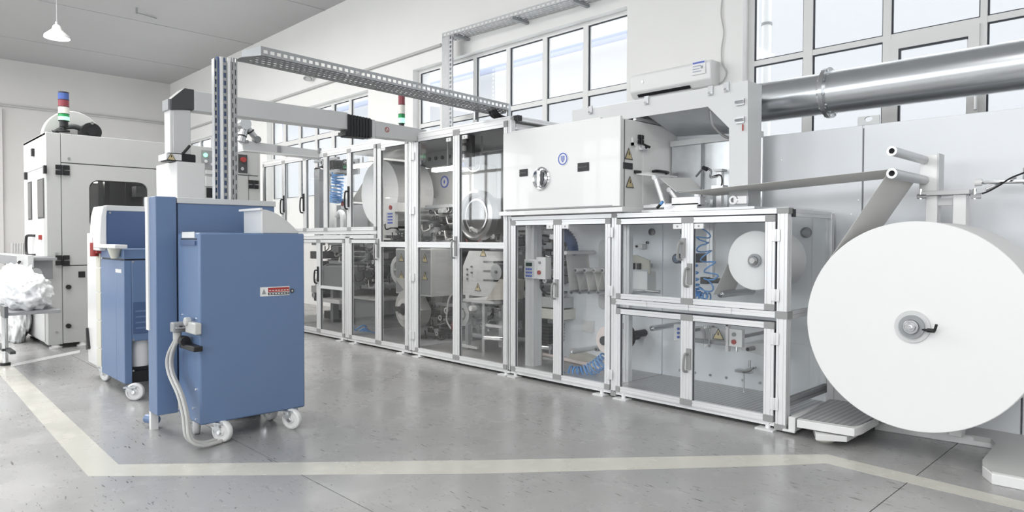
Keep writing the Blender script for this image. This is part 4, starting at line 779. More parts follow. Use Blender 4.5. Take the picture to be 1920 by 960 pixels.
# folding infeed table right of the cabinet
XT = X1+.03
inf = thing('infeed_table', 'aluminium linkage with tilted white plates on top of the low guard', 'infeed table', (X1+.5, 5.3, 1.647))
for i, (p, q, r) in enumerate((((1238, 333), (1245, 385), .016), ((1266, 356), (1272, 380), .016), ((1318, 367), (1327, 383), .013))):
    a, b = at(p[0]-10, p[1], 'y', 5.15+.1*i), at(q[0], q[1], 'y', 5.15+.1*i); b.z = max(b.z, 1.67); part('link_arm', 'aluminium', inf, tube([a, b], r*1.3, 6), Y_cyl((a.x, a.z), a.y-.02, a.y+.02, .022, 12))
def quad(pts, t=.006):
    P_ = [Vector(p) for p in pts]; n = (P_[1]-P_[0]).cross(P_[2]-P_[0]).normalized()*t
    return [tuple(p) for p in P_]+[tuple(p+n) for p in P_], [(3, 2, 1, 0), (4, 5, 6, 7), (0, 1, 5, 4), (1, 2, 6, 5), (2, 3, 7, 6), (3, 0, 4, 7)]
part('tilted_plate', 'white_paint', inf, quad([at(1237, 333, 'y', 5.2), at(1302, 333, 'y', 5.7), at(1326, 357, 'y', 5.7), at(1268, 359, 'y', 5.25)]))
part('top_plate', 'white_paint', inf, quad([at(1193, 327, 'y', 5.05), at(1218, 324, 'y', 5.15), at(1270, 332, 'y', 5.6), at(1228, 330, 'y', 5.15)]))
bx = lambda a, b, c, d, e, f: box(a, b, c, d, e, f)
part('rail', 'aluminium', inf, bx(X1+.07, X1+.62, 5.12, 5.17, 1.69, 1.715), bx(X1+.07, X1+.62, 5.22, 5.27, 1.70, 1.73), bx(X1+.30, X1+.62, 5.1, 5.3, 1.65, 1.70)); part('bed', 'aluminium', inf, bx(X1+.1, X1+1.15, 5.05, 5.55, 1.648, 1.668))
part('end_block', 'aluminium', inf, bx(X1+.36, X1+.64, 5.12, 5.20, 1.70, 1.77), bevel=.004)
a = at(1232, 390, 'y', 5.0); b = at(1243, 378, 'y', 5.0); a.z = max(a.z, 1.66); part('clamp_lever', 'black', inf, tube([a, a.lerp(b, .6)], .013, 8)); part('lever_tip', 'blue_hose', inf, tube([a.lerp(b, .6), b], .014, 8))
# small cutter stand behind
p = at(1350, 322, 'y', 5.5); cs = thing('column_clamp', 'small silver upright with bent rod and handle on top of the low guard', 'clamp', (p.x, 5.5, 1.648))
part('upright', 'aluminium', cs, box(p.x-.025, p.x+.025, 5.48, 5.53, 1.648, p.z), bevel=.003); part('cap', 'light_grey', cs, box(p.x-.04, p.x+.04, 5.46, 5.55, p.z, p.z+.02)); part('collar', 'steel', cs, box(p.x-.06, p.x+.05, 5.46, 5.55, p.z-.17, p.z-.12), box(p.x-.075, p.x-.05, 5.47, 5.54, 1.648, p.z-.15))
part('bent_rod', 'dark_steel', cs, tube(spline([at(1305, 331, 'y', 5.45), at(1320, 315, 'y', 5.45), at(1333, 320, 'y', 5.45), at(1332, 332, 'y', 5.45), at(1345, 330, 'y', 5.48)], 5), .010, 8)); part('handle', 'black', cs, tube([at(1318, 314, 'y', 5.44), at(1326, 318, 'y', 5.44)], .018, 8)); part('cable', 'black', cs, tube(spline([at(1335, 331, 'y', 5.47), at(1350, 328, 'y', 5.45), at(1354, 338, 'y', 5.45), at(1352, 352, 'y', 5.47)], 5), .006, 6))
# ------------------------------------------------------------------ extraction hood
YP = 5.12; H_ = [at(*q, 'y', YP) for q in ((1073, 207), (1113, 200), (1373, 153), (1402, 153), (1402, 400), (1367, 400), (1367, 240), (1327, 200), (1186, 223), (1115, 234))]
zt_ = (H_[2].z+H_[3].z)/2
hd = thing('extraction_hood', 'light grey sheet-metal extraction hood above the cabinet with open slanted mouth', 'hood', (H_[4].x, 5.4, 1.648))
zlow = 1.648
poly = [(H_[0].x, H_[0].z), (H_[1].x-.05, H_[0].z), (H_[1].x-.0, zt_-.01), (H_[2].x, zt_), (H_[3].x, zt_), (H_[4].x, zlow), (H_[5].x, zlow), (H_[6].x, H_[6].z), (H_[7].x, H_[7].z), (H_[8].x, H_[7].z-.0), (H_[9].x, H_[7].z), (H_[0].x, H_[7].z)]
part('front_plate', 'light_grey', hd, prism(poly, 'y', YP, YP+.01))
XR = H_[3].x; YCC = at(1427, 300, 'x', XR).y
part('column', 'light_grey', hd, box(H_[5].x, XR, YP+.01, max(YCC, YP+.2), zlow, zt_)); 
YH = 5.78
xq = at(1424, 200, 'y', YH).x
part('roof', 'hood_inner', hd, box(H_[1].x, xq, YP+.01, YH, zt_-.012, zt_))
part('back_plate', 'hood_inner', hd, box(H_[1].x, xq, YH-.01, YH, zlow, zt_-.012))
part('left_plate', 'light_grey', hd, box(H_[1].x, H_[1].x+.01, YP+.01, YH-.01, H_[7].z, zt_-.012))
part('inner_baffle', 'hood_inner', hd, quad([(H_[8].x+.1, YP+.02, H_[7].z+.04), (H_[7].x, YP+.02, H_[7].z+.04), (H_[7].x+.1, YH-.02, H_[7].z-.15), (H_[8].x+.05, YH-.02, H_[7].z-.1)]))
part('mouth_lip', 'aluminium', hd, box(H_[8].x, H_[8].x+.03, YP+.01, YH-.2, H_[7].z-.02, H_[7].z+.01)); 
rs = thing('steel_side_wall', 'bare brushed steel side wall between the white cabinet and the hood column', 'panel', ((X1+H_[5].x)/2, YH-.12, 1.648)); part('sheet', 'galvanised', rs, box(X1+.02, H_[5].x+.02, YH-.13, YH-.11, 1.648, H_[6].z-.02)); part('flange', 'light_grey', rs, box(X1+.02, H_[5].x+.02, YH-.16, YH-.11, H_[6].z-.02, H_[6].z+.03)); part('edge', 'dark_steel', rs, box(at(1316, 300, 'y', YH-.16).x-.008, at(1316, 300, 'y', YH-.16).x+.008, YH-.165, YH-.13, 1.648, H_[6].z-.02))
part('hook', 'steel', hd, tube(spline([(H_[7].x-.08, 5.3, H_[7].z), (H_[7].x-.08, 5.35, H_[7].z-.12), (H_[7].x, 5.45, H_[7].z-.22), (H_[7].x+.08, 5.5, H_[7].z-.2)], 5), .012, 8))
for px, py in ((1108, 208), (1213, 190), (1333, 172), (1363, 165)):
    p = at(px, py, 'y', YP); l_ = part('latch', 'steel', hd, box(p.x-.022, p.x+.022, YP-.012, YP, p.z-.03, p.z+.045)); part('latch_bolt', 'chrome', l_, Y_cyl((p.x, p.z-.015), YP-.03, YP-.012, .012, 10))
for py in (191, 225): p = at(1392, py, 'y', YP); l_ = part('catch', 'steel', hd, box(p.x-.05, p.x+.02, YP-.015, YP, p.z-.025, p.z+.025)); part('catch_roll', 'chrome', l_, cyl((p.x-.05, YP-.02, p.z), (p.x+.02, YP-.02, p.z), .012, 8))
p = at(1392, 240, 'y', YP-.02); part('red_pin', 'red', hd, cyl((p.x, YP-.015, p.z-.02), (p.x, YP-.015, p.z+.03), .006, 8), label='small red pin')
p = at(1392, 375, 'y', YP); part('pipe_clip', 'chrome', hd, box(p.x-.06, p.x+.05, YP-.03, YP, p.z-.03, p.z+.03), Y_ring((p.x-.06, p.z), YP-.04, YP, .035, .02, 16))
# round galvanised duct
YD = 5.95
da, db = at(1424, 193.5, 'y', YD), at(1925, 120, 'y', YD); ra = 36.8*mpx(1424, 193, YD); rb = 48*mpx(1920, 121, YD); r_ = (ra+rb)/2*.985
dd = (db-da); ext = da+dd*2.0; st = da-dd*.18
du = thing('round_duct', 'shiny round galvanised extraction duct rising to the right below the large window', 'duct', (da.x, YD, da.z-r_))
fa = at(1556, 172, 'y', YD); tt = (fa.x-da.x)/dd.x; fl_ = da+dd*tt
part('near_pipe', 'galv_duct', du, cyl(st, fl_, r_*.985, 64)); part('long_pipe', 'galv_duct', du, cyl(fl_, ext, r_, 64)); dn = dd.normalized()
part('flange', 'steel', du, ring(fl_-dn*.02, fl_+dn*.012, r_+.035, r_-.005, 48)); part('flange_bead', 'chrome', du, ring(fl_-dn*.04, fl_-dn*.02, r_+.01, r_-.005, 48))
for k in range(10):
    a = 2*PI*k/10+.2; u, v_ = frame_of(dn); q = fl_+(u*math.cos(a)+v_*math.sin(a))*(r_+.018); part('bolt', 'chrome', du, cyl(q-dn*.035, q+dn*.02, .010, 8))
part('hanger', 'aluminium', du, tube([ext-dd*.3+Vector((0, 0, r_)), Vector((ext.x-dd.x*.3, YD, ZC))], .01, 6))
# ------------------------------------------------------------------ flat machine panels behind the roll
YPn = 5.80
zp = at(1618, 235, 'y', YPn).z
pn = thing('panel_wall', 'long flat pale grey machine panels behind the huge roll', 'panels', (-1.9, YPn, 0))
xj = at(1618, 300, 'y', YPn).x
for a, b in ((-2.9, xj-.006), (xj+.006, xj+1.05), (xj+1.062, xj+2.1)):
    part('panel', 'panel_grey', pn, box(a, b, YPn, YPn+.02, at(1915, 690, 'y', YPn).z, zp), bevel=.004)
    part('plinth', 'panel_grey', pn, box(a, b, YPn-.02, YPn+.02, .06, at(1915, 690, 'y', YPn).z-.01), bevel=.003)
    part('panel_rear', 'mid_grey', pn, box(a+.002, b+.008, YPn+.02, YPn+.05, .0, zp-.02))
for q in ((1465, 300), (1596, 402), (1650, 402), (1610, 375)): p = at(*q, 'y', YPn-.003); part('rivet', 'steel', pn, Y_cyl((p.x, p.z), YPn-.004, YPn, .006, 8))
p = at(1628, 228, 'y', YPn); part('lifting_lug', 'light_grey', pn, holed((p.x-.08, p.x+.08, zp, zp+.07), [(p.x+.03*math.cos(a), zp+.045+.02*math.sin(a)) for a in [2*PI*(i+.5)/24 for i in range(24)]], 'y', YPn+.0, YPn+.02))
# stand of the web rollers
zw = at(1672, 325, 'y', YR-.02).z; xw = at(1672, 325, 'y', YR-.02).x
rt_ = pxz(1672, 283, YR-.02)
YS = 5.45
us = thing('web_stand', 'white steel stand with two posts and cantilevered web rollers behind the huge roll', 'stand', (-1.3, YS, 0))
x0, x1 = at(1742, 320, 'y', YS).x, at(1760, 320, 'y', YS).x
part('roller_plate', 'white_paint', us, box(x0-.06, x0+.05, YS, YS+.035, at(1750, 358, 'y', YS).z, at(1750, 290, 'y', YS).z), bevel=.003); part('back_plate', 'light_grey', us, box(x0+.05, x0+.06, YS, YS+.13, at(1750, 358, 'y', YS).z, at(1750, 288, 'y', YS).z))
zt2 = at(1770, 358, 'y', YS).z
part('top_plate', 'light_grey', us, box(at(1725, 360, 'y', YS-.05).x, at(1818, 360, 'y', YS-.05).x, YS-.06, YS+.12, zt2-.03, zt2), bevel=.003)
for a, b in ((1735, 1757), (1786, 1811)): xa, xb_ = at(a, 400, 'y', YS-.02).x, at(b, 400, 'y', YS-.02).x; part('post', 'white_paint', us, box(xa, xb_, YS-.02, YS+.08, .06, zt2-.03), bevel=.004)
for px in (1726, 1827): p = at(px, 368, 'y', YS-.05); part('adjusting_screw', 'chrome', us, cyl((p.x-.02, YS-.05, p.z), (p.x+.04, YS-.05, p.z), .018, 10), cyl((p.x, YS-.05, p.z-.02), (p.x, YS-.05, p.z+.05), .012, 8))
part('crossbeam', 'light_grey', us, box(at(1755, 372, 'y', YS).x, at(1790, 372, 'y', YS).x, YS+.0, YS+.05, zt2-.10, zt2-.05))
rl = thing('web_roller', 'bare upper steel tube cantilevered towards the viewer above the paper', 'roller', (rt_[0], 5.1, rt_[1]-.03), 'cantilevered web rollers'); part('tube', 'steel', rl, Y_ring(rt_, YR-.02, YS, .030, .018, 24), Y_cyl(rt_, YR+.04, YS, .018)); part('bore', 'black', rl, Y_cyl(rt_, YR+.03, YR+.04, .018))
rw = (xw, zw); rl = thing('web_roller', 'lower steel tube that the white paper passes over', 'roller', (xw, 5.1, zw-.03), 'cantilevered web rollers'); part('tube', 'steel', rl, Y_ring(rw, YR-.02, YS, .032, .019, 24), Y_cyl(rw, YR+.04, YS, .019)); part('bore', 'black', rl, Y_cyl(rw, YR+.03, YR+.04, .019))
# paper from the huge roll over the roller to the infeed
import cmath
dvec = Vector((RC[0]-xw, RC[1]-zw)); L0 = dvec.length; ang = math.atan2(-dvec.y, -dvec.x); beta = math.acos((RR-.032)/L0)
def tangent(s): 
    a = ang + s*beta; return (RC[0]+RR*math.cos(a), RC[1]+RR*math.sin(a)), (xw+.033*math.cos(a), zw+.033*math.sin(a))
T_ = [tangent(s) for s in (1, -1)]; tl = min(T_, key=lambda t: t[0][0])
pts = [tl[0], tl[1]]; a0 = math.atan2(tl[1][1]-zw, tl[1][0]-xw)
end = pxz(1275, 361, YR+.05)
for k in range(1, 7): a = a0 + (PI*.52-a0)*k/6 if a0 < PI*.52 else a0-(a0-PI*.52)*k/6; pts.append((xw+.033*math.cos(a), zw+.033*math.sin(a)))
web('wide white paper running from the huge roll over the tube to the infeed', pts+[(end[0], end[1])], YR+.02, 5.40)
# swing rod on the right
sr = thing('dancer_rod', 'polished horizontal rod with black cable reaching in at the right edge', 'rod', (at(1870, 340, 'y', 5.5).x, 5.5, at(1870, 345, 'y', 5.5).z))
a, b = at(1838, 342, 'y', 5.5), at(1990, 338, 'y', 5.5); part('rod', 'chrome', sr, tube([a, b], .014, 10)); part('collar', 'white_paint', sr, cyl(a-Vector((.03, 0, 0)), a+Vector((.01, 0, 0)), .026, 14))
part('lower_rod', 'steel', sr, tube([at(1848, 356, 'y', 5.5), at(1905, 332, 'y', 5.55)], .010, 8)); c_ = at(1925, 320, 'y', 5.55); part('joint', 'chrome', sr, cyl(c_+Vector((0, 0, -.09)), c_+Vector((0, 0, .02)), .022, 12))
part('cable', 'black', sr, tube(spline([at(1818, 366, 'y', 5.45), at(1845, 362, 'y', 5.45), at(1873, 348, 'y', 5.45), at(1895, 334, 'y', 5.47), at(1925, 322, 'y', 5.5)], 6), .006, 6)); part('support', 'steel', sr, tube([b, Vector((b.x, YPn, b.z))], .02, 8))
# ------------------------------------------------------------------ base plates at the floor, right
def poly_z(pts, z0, z1): return prism([(at(x, y, 'z', z1).x, at(x, y, 'z', z1).y) for x, y in pts], 'z', z0, z1)
st = thing('step_platform', 'checker-plate step beside the low guard with a round levelling foot', 'platform', (-1.85, 5.0, 0))
part('tread', 'checker_plate', st, poly_z([(1496, 784), (1600, 800), (1612, 797), (1660, 770), (1625, 745), (1560, 745)], .13, .15)); part('edge', 'white_paint', st, poly_z([(1494, 787), (1602, 804), (1616, 800), (1648, 782), (1612, 797), (1600, 800), (1498, 784)], .095, .149), bevel=.003)
part('side_beam', 'white_paint', st, prism([(-2.13, 4.86), (-2.08, 4.86), (-2.08, 5.6), (-2.13, 5.6)], 'z', .03, .13), box(-2.17, -2.08, 4.85, 4.88, .02, .035), bevel=.003)
part('foot_plate', 'white_paint', st, poly_z([(1525, 800), (1552, 788), (1645, 788), (1588, 818), (1530, 815)], .045, .085), bevel=.003)
p = at(1547, 822, 'z', .02); part('levelling_foot', 'cream', st, lathe((p.x, p.y, 0), (0, 0, 1), [(0, .001), (0, .05), (.012, .065), (.03, .06), (.045, .03), (.045, .001)], 28)); q = at(1544, 800, 'z', .085); part('stud', 'chrome', st, cyl((q.x, q.y, .08), (q.x, q.y, .14), .012, 10))
bp_ = thing('roll_stand_base', 'heavy flat grey steel base plate on the floor under the huge roll', 'base plate', (-1.1, 5.2, 0))
part('plate', 'machine_grey', bp_, poly_z([(1500, 738), (1560, 742), (1660, 790), (1858, 822), (1867, 832), (1842, 862), (1842, 870), (1860, 884), (2100, 930), (2100, 800), (1760, 735)], .035, .07))
part('plate_edge', 'white_paint', bp_, poly_z([(1640, 790), (1858, 824), (1868, 833), (1842, 864), (1842, 874), (1860, 888), (2100, 934), (2100, 800), (1860, 760), (1680, 770)], .0, .062), bevel=.004)
bl = at(1562, 738, 'z', .1); single('black_cable', 'black', 'black cable dropping behind the step at the foot of the low guard', 'cable', [tube(spline([(bl.x-.02, bl.y+.1, .45), (bl.x+.02, bl.y+.08, .25), (bl.x+.08, bl.y+.04, .12), (bl.x+.14, bl.y+.02, .085)], 6), .010, 8)])
wr = at(1550, 700, 'y', 5.55); single('guard_support', 'light_grey', 'pale support bracket at the rear foot of the low guard beside the step', 'bracket', [box(wr.x+.0, wr.x+.05, 5.56, 5.6, .09, .5), prism([(wr.x+.05, .09), (wr.x+.2, .09), (wr.x+.05, .3)], 'y', 5.57, 5.58)])
# ================================================================== BLUE CARTS
def caster(parent, x, y, top, ang=0., r=.075):
    c, s = math.cos(ang), math.sin(ang)
    def T(sh): 
        v, f = sh; return [(x+p[0]*c-p[1]*s, y+p[0]*s+p[1]*c, p[2]) for p in v], f
    fk = part('caster', 'galvanised', parent, T(box(-.05, .05, -.045, .045, top-.012, top)), T(cyl((0, 0, top-.03), (0, 0, top-.012), .035, 14)),
              T(prism([(-.045, top-.03), (.03, top-.03), (.045, r-.01), (.02, r-.02)], 'y', -.035, -.030)), T(prism([(-.045, top-.03), (.03, top-.03), (.045, r-.01), (.02, r-.02)], 'y', .030, .035)))
    part('wheel', 'white_paint', fk, T(lathe((.03, -.024, r), (0, 1, 0), [(0, .001), (0, r*.35), (.008, r*.4), (.008, r*.75), (0, r*.8), (.004, r-.004), (.010, r), (.038, r), (.044, r-.004), (.048, r*.8), (.04, r*.75), (.04, r*.4), (.048, r*.35), (.048, .001)], 32)))
    part('hub_bolt', 'chrome', fk, T(cyl((.03, -.045, r), (.03, .045, r), .012, 10)))
XC = -4.75
ya, yb, zb, zt = 1.693, at(571, 500, 'x', XC).y, .142, 1.444
xs2 = at(334, 600, 'y', ya).x
bc = thing('blue_cart', 'big blue sheet-metal cabinet on white casters nearest the viewer', 'cabinet', ((XC+xs2)/2, (ya+yb)/2, 0))
part('body', 'blue_paint', bc, box(xs2, XC, ya, yb, zb, zt), bevel=.012)
for i, (px, py) in enumerate(((397, 833), (540, 806))):
    p = at(px, py, 'z', 0); caster(bc, p.x-.03, p.y+.04*(1 if i == 0 else 0)+.02, zb, .5)
caster(bc, -5.12, 1.80, zb, -.4); caster(bc, -5.12, 2.33, zb, .2)
y0, y1, z0, z1 = fx((488, 539), (543, 553), XC+.003); lb = part('warning_label', 'white_paint', bc, box(XC, XC+.002, y0, y1, z0, z1)); dy = y1-y0
part('label_field', 'red', lb, box(XC+.002, XC+.003, y0+dy*.26, y1-.01*dy, z0+.028, z1-.006)); part('label_field', 'dark_grey', lb, box(XC+.002, XC+.003, y0+dy*.26, y1-.01*dy, z0+.006, z0+.024))
part('label_print', 'white_paint', lb, *[box(XC+.003, XC+.0035, y0+dy*(.3+.1*k), y0+dy*(.36+.1*k), z, z+.006) for k in range(7) for z in (z0+.012, z0+.036)]); part('label_symbol', 'mid_grey', lb, prism([(y0+dy*.05, z0+.015), (y0+dy*.2, z0+.015), (y0+dy*.125, z1-.012)], 'x', XC+.002, XC+.003))
p = at(547, 545, 'x', XC); part('lock', 'dark_grey', bc, cyl((XC, p.y, p.z), (XC+.006, p.y, p.z), .016, 16)); part('lock_slot', 'chrome', bc, cyl((XC+.006, p.y, p.z), (XC+.008, p.y, p.z), .006, 8))
x0, x1, z0, z1 = fy((341, 435), (364, 446), ya-.004); gp = part('grip_recess', 'black', bc, box(x0-.03, x1+.04, ya-.003, ya+.0, z0-.012, z0-.004)); part('paper_tag', 'white_paint', bc, box(x0, x1, ya-.004, ya, z0, z1)); part('slot_lip', 'blue_dark', bc, box(x0-.02, x1+.03, ya-.012, ya, z0-.05, z0-.02))
for q in ((341, 590), (367, 598), (368, 658), (368, 730), (368, 786), (337, 770), (363, 765)): p = at(*q, 'y', ya); part('screw', 'chrome', bc, Y_cyl((p.x, p.z), ya-.006, ya, .008, 8))
# white chute on top
XH = XC-.02; P1, P2 = at(490, 392, 'x', XH), at(560, 436, 'x', XH); yl, yr = P1.y, P2.y; ztp = P1.z
xcl = at(457, 420, 'y', yl).x
prof = [(yl, zt), (yr, zt), (yr-.005, zt+.015)] + [(yl+(yr-yl)*t, zt+.01+(ztp-zt-.01)*(1-t**1.9)) for t in (.88, .75, .6, .45, .3, .15, 0)]
ch = single('paper_chute', 'light_grey', 'pale grey chute with curved slanting top sitting on the big blue cabinet', 'chute', [prism(prof, 'x', xcl, XH)], bevel=.004)
hl = part('rim', 'white_paint', ch, box(xcl-.06, XH+.01, yl-.012, yl+.004, ztp-.008, ztp+.008)); part('edge_strip', 'white_paint', ch, box(XH, XH+.004, yl, yl+.012, zt, ztp-.01))
# connector and cables
x0, x1, z0, z1 = fy((328, 599), (364, 630), ya-.06)
cn = thing('cable_connector', 'grey cast connector with black clamp on the side of the big blue cabinet', 'connector', ((x0+x1)/2, ya-.04, z0-.12))
part('housing', 'mid_grey', cn, box(x0+.05, x0+.12, ya-.11, ya-.02, z0, z1-.01), bevel=.008); part('flange', 'machine_grey', cn, box(x0+.15, x1-.03, ya-.045, ya, z0+.0, z1), cyl(((x0+x1)/2, ya-.06, z1), ((x0+x1)/2, ya-.02, z1), .03, 12), bevel=.008); part('lock_bar', 'black', cn, box(x0+.13, x0+.15, ya-.075, ya-.06, z0+.04, z1-.03)); part('neck', 'cable_grey', cn, cyl((x0+.075, ya-.07, z0-.05), (x0+.075, ya-.07, z0), .028, 12)); part('core', 'mid_grey', cn, box(x0+.10, x0+.16, ya-.1, ya-.02, z0+.03, z1-.04))
part('clamp', 'black', cn, box(x0+.08, x1-.01, ya-.06, ya, z0-.11, z0-.075), cyl((x0+.12, ya-.05, z0-.055), (x0+.18, ya-.05, z0-.055), .035, 12), bevel=.005)
for k, dx_ in enumerate((0, .022, .044, .060)):
    P_ = [at(q[0]+k*3.2-4, q[1], 'y', ya-.10+.02*(k % 2)) for q in ((336, 634), (318, 668), (320, 700), (337, 740), (347, 780), (353, 812))]
    P_[0] = Vector((x0+.075+.012*(k-1.5), ya-.07, z0-.04)); e = P_[-1]; P_[-1] = Vector((e.x, e.y, .09)); P_.append(Vector((e.x+.01, e.y+.08, .03))); P_.append(Vector((e.x-.05, e.y+.22, .016)))
    single('power_cable', 'cable_grey', ['grey cable hanging leftmost down the side of the big blue cabinet', 'second grey cable from the left beside the big blue cabinet', 'third grey cable from the left beside the big blue cabinet', 'rightmost grey cable beside the big blue cabinet'][k], 'cable', [tube(spline(P_, 6), .0105, 8)], 'grey cables on the big blue cabinet')
# blue slab and hood behind
XSL = -5.24; y0s, y1s = at(292, 500, 'x', XSL).y, at(332, 500, 'x', XSL).y; zs0, zs1 = at(300, 779, 'x', XSL).z, at(300, 368, 'x', XSL).z
sl = thing('blue_housing', 'tall narrow blue upright with wide grey-capped back board behind the big blue cabinet', 'cabinet', (XSL, 2.0, 0))
xsl2 = at(277, 560, 'y', y0s).x
part('upright', 'blue_paint', sl, box(xsl2-.0, XSL, y0s, y1s, zs0, zs1), bevel=.006); part('white_edge', 'white_paint', sl, box(xsl2-.01, xsl2+.05, y0s-.01, y0s+.0, zs0+.6, zs1+.0))
yh = at(515, 385, 'x', XSL+.0).y; zr = at(340, 381, 'x', XSL).z
part('back_board', 'blue_paint', sl, box(XSL-.12, XSL-.01, y1s+.012, yh, .35, zr)); part('cap_rail', 'light_grey', sl, box(XSL-.13, XSL+.0, y1s+.006, yh+.01, zr, at(340, 370, 'x', XSL).z), bevel=.004)
part('foot', 'white_paint', sl, box(xsl2-.03, xsl2+.015, y0s+.01, y0s+.06, .0, zs0+.04)); part('pedal', 'blue_paint', sl, cyl((xsl2-.12, y0s+.02, .06), (xsl2-.02, y0s+.06, .06), .035, 12), bevel=.004)
part('rear_foot', 'dark_grey', sl, box(XSL-.12, XSL-.05, 2.2, 2.35, 0, .36))
# rear blue cart
XR2 = -6.66; ysd = 1.735
x_far = at(190, 600, 'y', ysd).x
b2 = thing('blue_cart', 'smaller blue cart with black-edged lid on white casters, left of the tall blue upright', 'cabinet', ((XR2+x_far)/2, 1.95, 0))
z_l = at(232, 486, 'x', XR2).z; z_tp = at(232, 467, 'x', XR2).z; z_bt = at(232, 721, 'x', XR2).z; y_op = at(248, 660, 'x', XR2).y
part('body', 'blue_paint', b2, box(x_far, XR2-.25, ysd, 2.30, z_bt, z_l-.012), box(XR2-.25, XR2, ysd, y_op, z_bt, z_l-.012), box(XR2-.25, XR2, y_op, 2.30, at(250, 640, 'x', XR2).z, z_l-.012), bevel=.006)
part('seam', 'black', b2, box(x_far+.02, XR2-.01, ysd+.01, 2.3, z_l-.012, z_l)); part('lid', 'blue_paint', b2, box(x_far, XR2-.0, ysd, 2.30, z_l, z_tp), bevel=.006)
y0, y1, z0, z1 = fx((249, 567), (273, 624), XR2+.004); part('vent_plate', 'blue_dark', b2, box(XR2, XR2+.006, y0, y1+.05, z0, z1), bevel=.002); part('vent_slot', 'blue_paint', b2, *[box(XR2+.006, XR2+.009, y0+.02, y1+.03, z0+.04+.05*k, z0+.055+.05*k) for k in range(4)])
for q in ((249, 491), (250, 637), (250, 695)): p = at(*q, 'x', XR2); part('screw', 'chrome', b2, cyl((XR2, p.y, p.z), (XR2+.006, p.y, p.z), .009, 8))
p = at(223, 508, 'y', ysd); part('badge', 'white_paint', b2, box(p.x-.1, p.x+.08, ysd-.003, ysd, p.z-.016, p.z+.016)); 
z0 = at(258, 690, 'x', XR2-.1).z; part('fan_motor', 'white_paint', b2, cyl((XR2-.13, y_op+.09, z0+.02), (XR2-.13, y_op+.09, z0+.26), .08, 20), label='white motor inside the open lower corner'); part('motor_base', 'black', b2, box(XR2-.24, XR2-.02, y_op+.0, 2.25, z_bt, z_bt+.1), box(XR2-.24, XR2-.05, y_op+.01, y_op+.17, z0-.04, z0+.02))
p = at(241, 752, 'z', 0); caster(b2, p.x-.02, p.y+.03, z_bt, .9)
caster(b2, -6.85, 2.2, z_bt, .1); caster(b2, -7.35, 2.2, z_bt, .6)
x0, x1, z0, z1 = fy((190, 458), (226, 466), ysd-.05); tr_ = thing('tray_handle', 'white shelf bracket with small cup on the lid of the smaller blue cart', 'bracket', ((x0+x1)/2, ysd-.05, z0-.1)); part('shelf', 'white_paint', tr_, box(x0-.05, x1+.02, ysd-.1, ysd+.0, z0, z1), bevel=.006); part('cup', 'cream', tr_, cyl((x1-.22, ysd-.04, z0-.09), (x1-.22, ysd-.04, z0), .03, 16, .06))
# rear white board with frame behind the small cart
XB3 = -7.25; y0, y1, z0, z1 = fx((198, 395), (282, 466), XB3)
bb = thing('blue_board', 'dark blue board in a grey curved frame behind the smaller blue cart', 'board', (XB3, (y0+y1)/2, 1.25)); part('board', 'blue_dark', bb, box(XB3-.06, XB3, y0, y1+.2, 1.25, z1)); part('frame', 'light_grey', bb, box(XB3-.1, XB3+.01, y0, y1+.2, z1, z1+.05), bevel=.006)
c_ = [at(q[0], q[1], 'x', XB3+.0) for q in ((186, 470), (186, 440), (188, 405), (193, 386))]; c2_ = [at(q[0], q[1], 'x', XB3+.0) for q in ((201, 386), (199, 405), (199, 440), (200, 470))]
part('side_cheek', 'white_paint', bb, prism([(p.y, max(p.z, 1.25)) for p in c_+c2_], 'x', XB3-.35, XB3+.015), bevel=.008); p = at(206, 399, 'x', XB3); part('screw', 'chrome', bb, cyl((XB3, p.y, p.z), (XB3+.005, p.y, p.z), .01, 8)); part('support', 'mid_grey', bb, box(XB3-.06, XB3-.01, y0+.1, y1+.1, 1.22, 1.25))
# third, white cart
xa_, xb_ = at(163, 560, 'y', 1.74).x, x_far-.02
w3_ = thing('white_cart', 'tall white panelled cart directly behind the smaller blue cart', 'cabinet', ((xa_+xb_)/2, 2.0, 0)); zt_3 = at(170, 437, 'y', 1.74).z; zb_3 = at(170, 690, 'y', 1.74).z
part('body', 'white_paint', w3_, box(xa_, xb_, 1.745, 2.3, .15, zt_3), bevel=.008); zs = [.17, .35, .62, .89, 1.13, zt_3-.02]
for a, b in zip(zs[:-1], zs[1:]): part('side_strip', 'cream', w3_, box(xb_-.16, xb_-.01, 1.735, 1.745, a, b-.012), bevel=.003)
part('rubber_wedge', 'black', w3_, prism([(xa_+.03, .5), (xa_+.10, .30), (xa_+.03, .28)], 'y', 1.72, 1.745)); p = at(189, 714, 'z', 0); caster(w3_, p.x+.0, p.y+.03, .15, .3); caster(w3_, xa_+.1, 2.2, .15, .3); caster(w3_, xb_-.1, 2.2, .15, .3)
p = at(183, 463, 'y', 1.73); single('red_plug', 'red', 'dark red plug on the side of the tall white cart', 'plug', [cyl((p.x, 1.70, p.z-.09), (p.x, 1.70, p.z+.04), .035, 12), cyl((p.x+.01, 1.70, p.z+.04), (p.x+.01, 1.70, p.z+.09), .015, 8), box(p.x+.02, p.x+.10, 1.70, 1.735, p.z-.06, p.z+.06)])
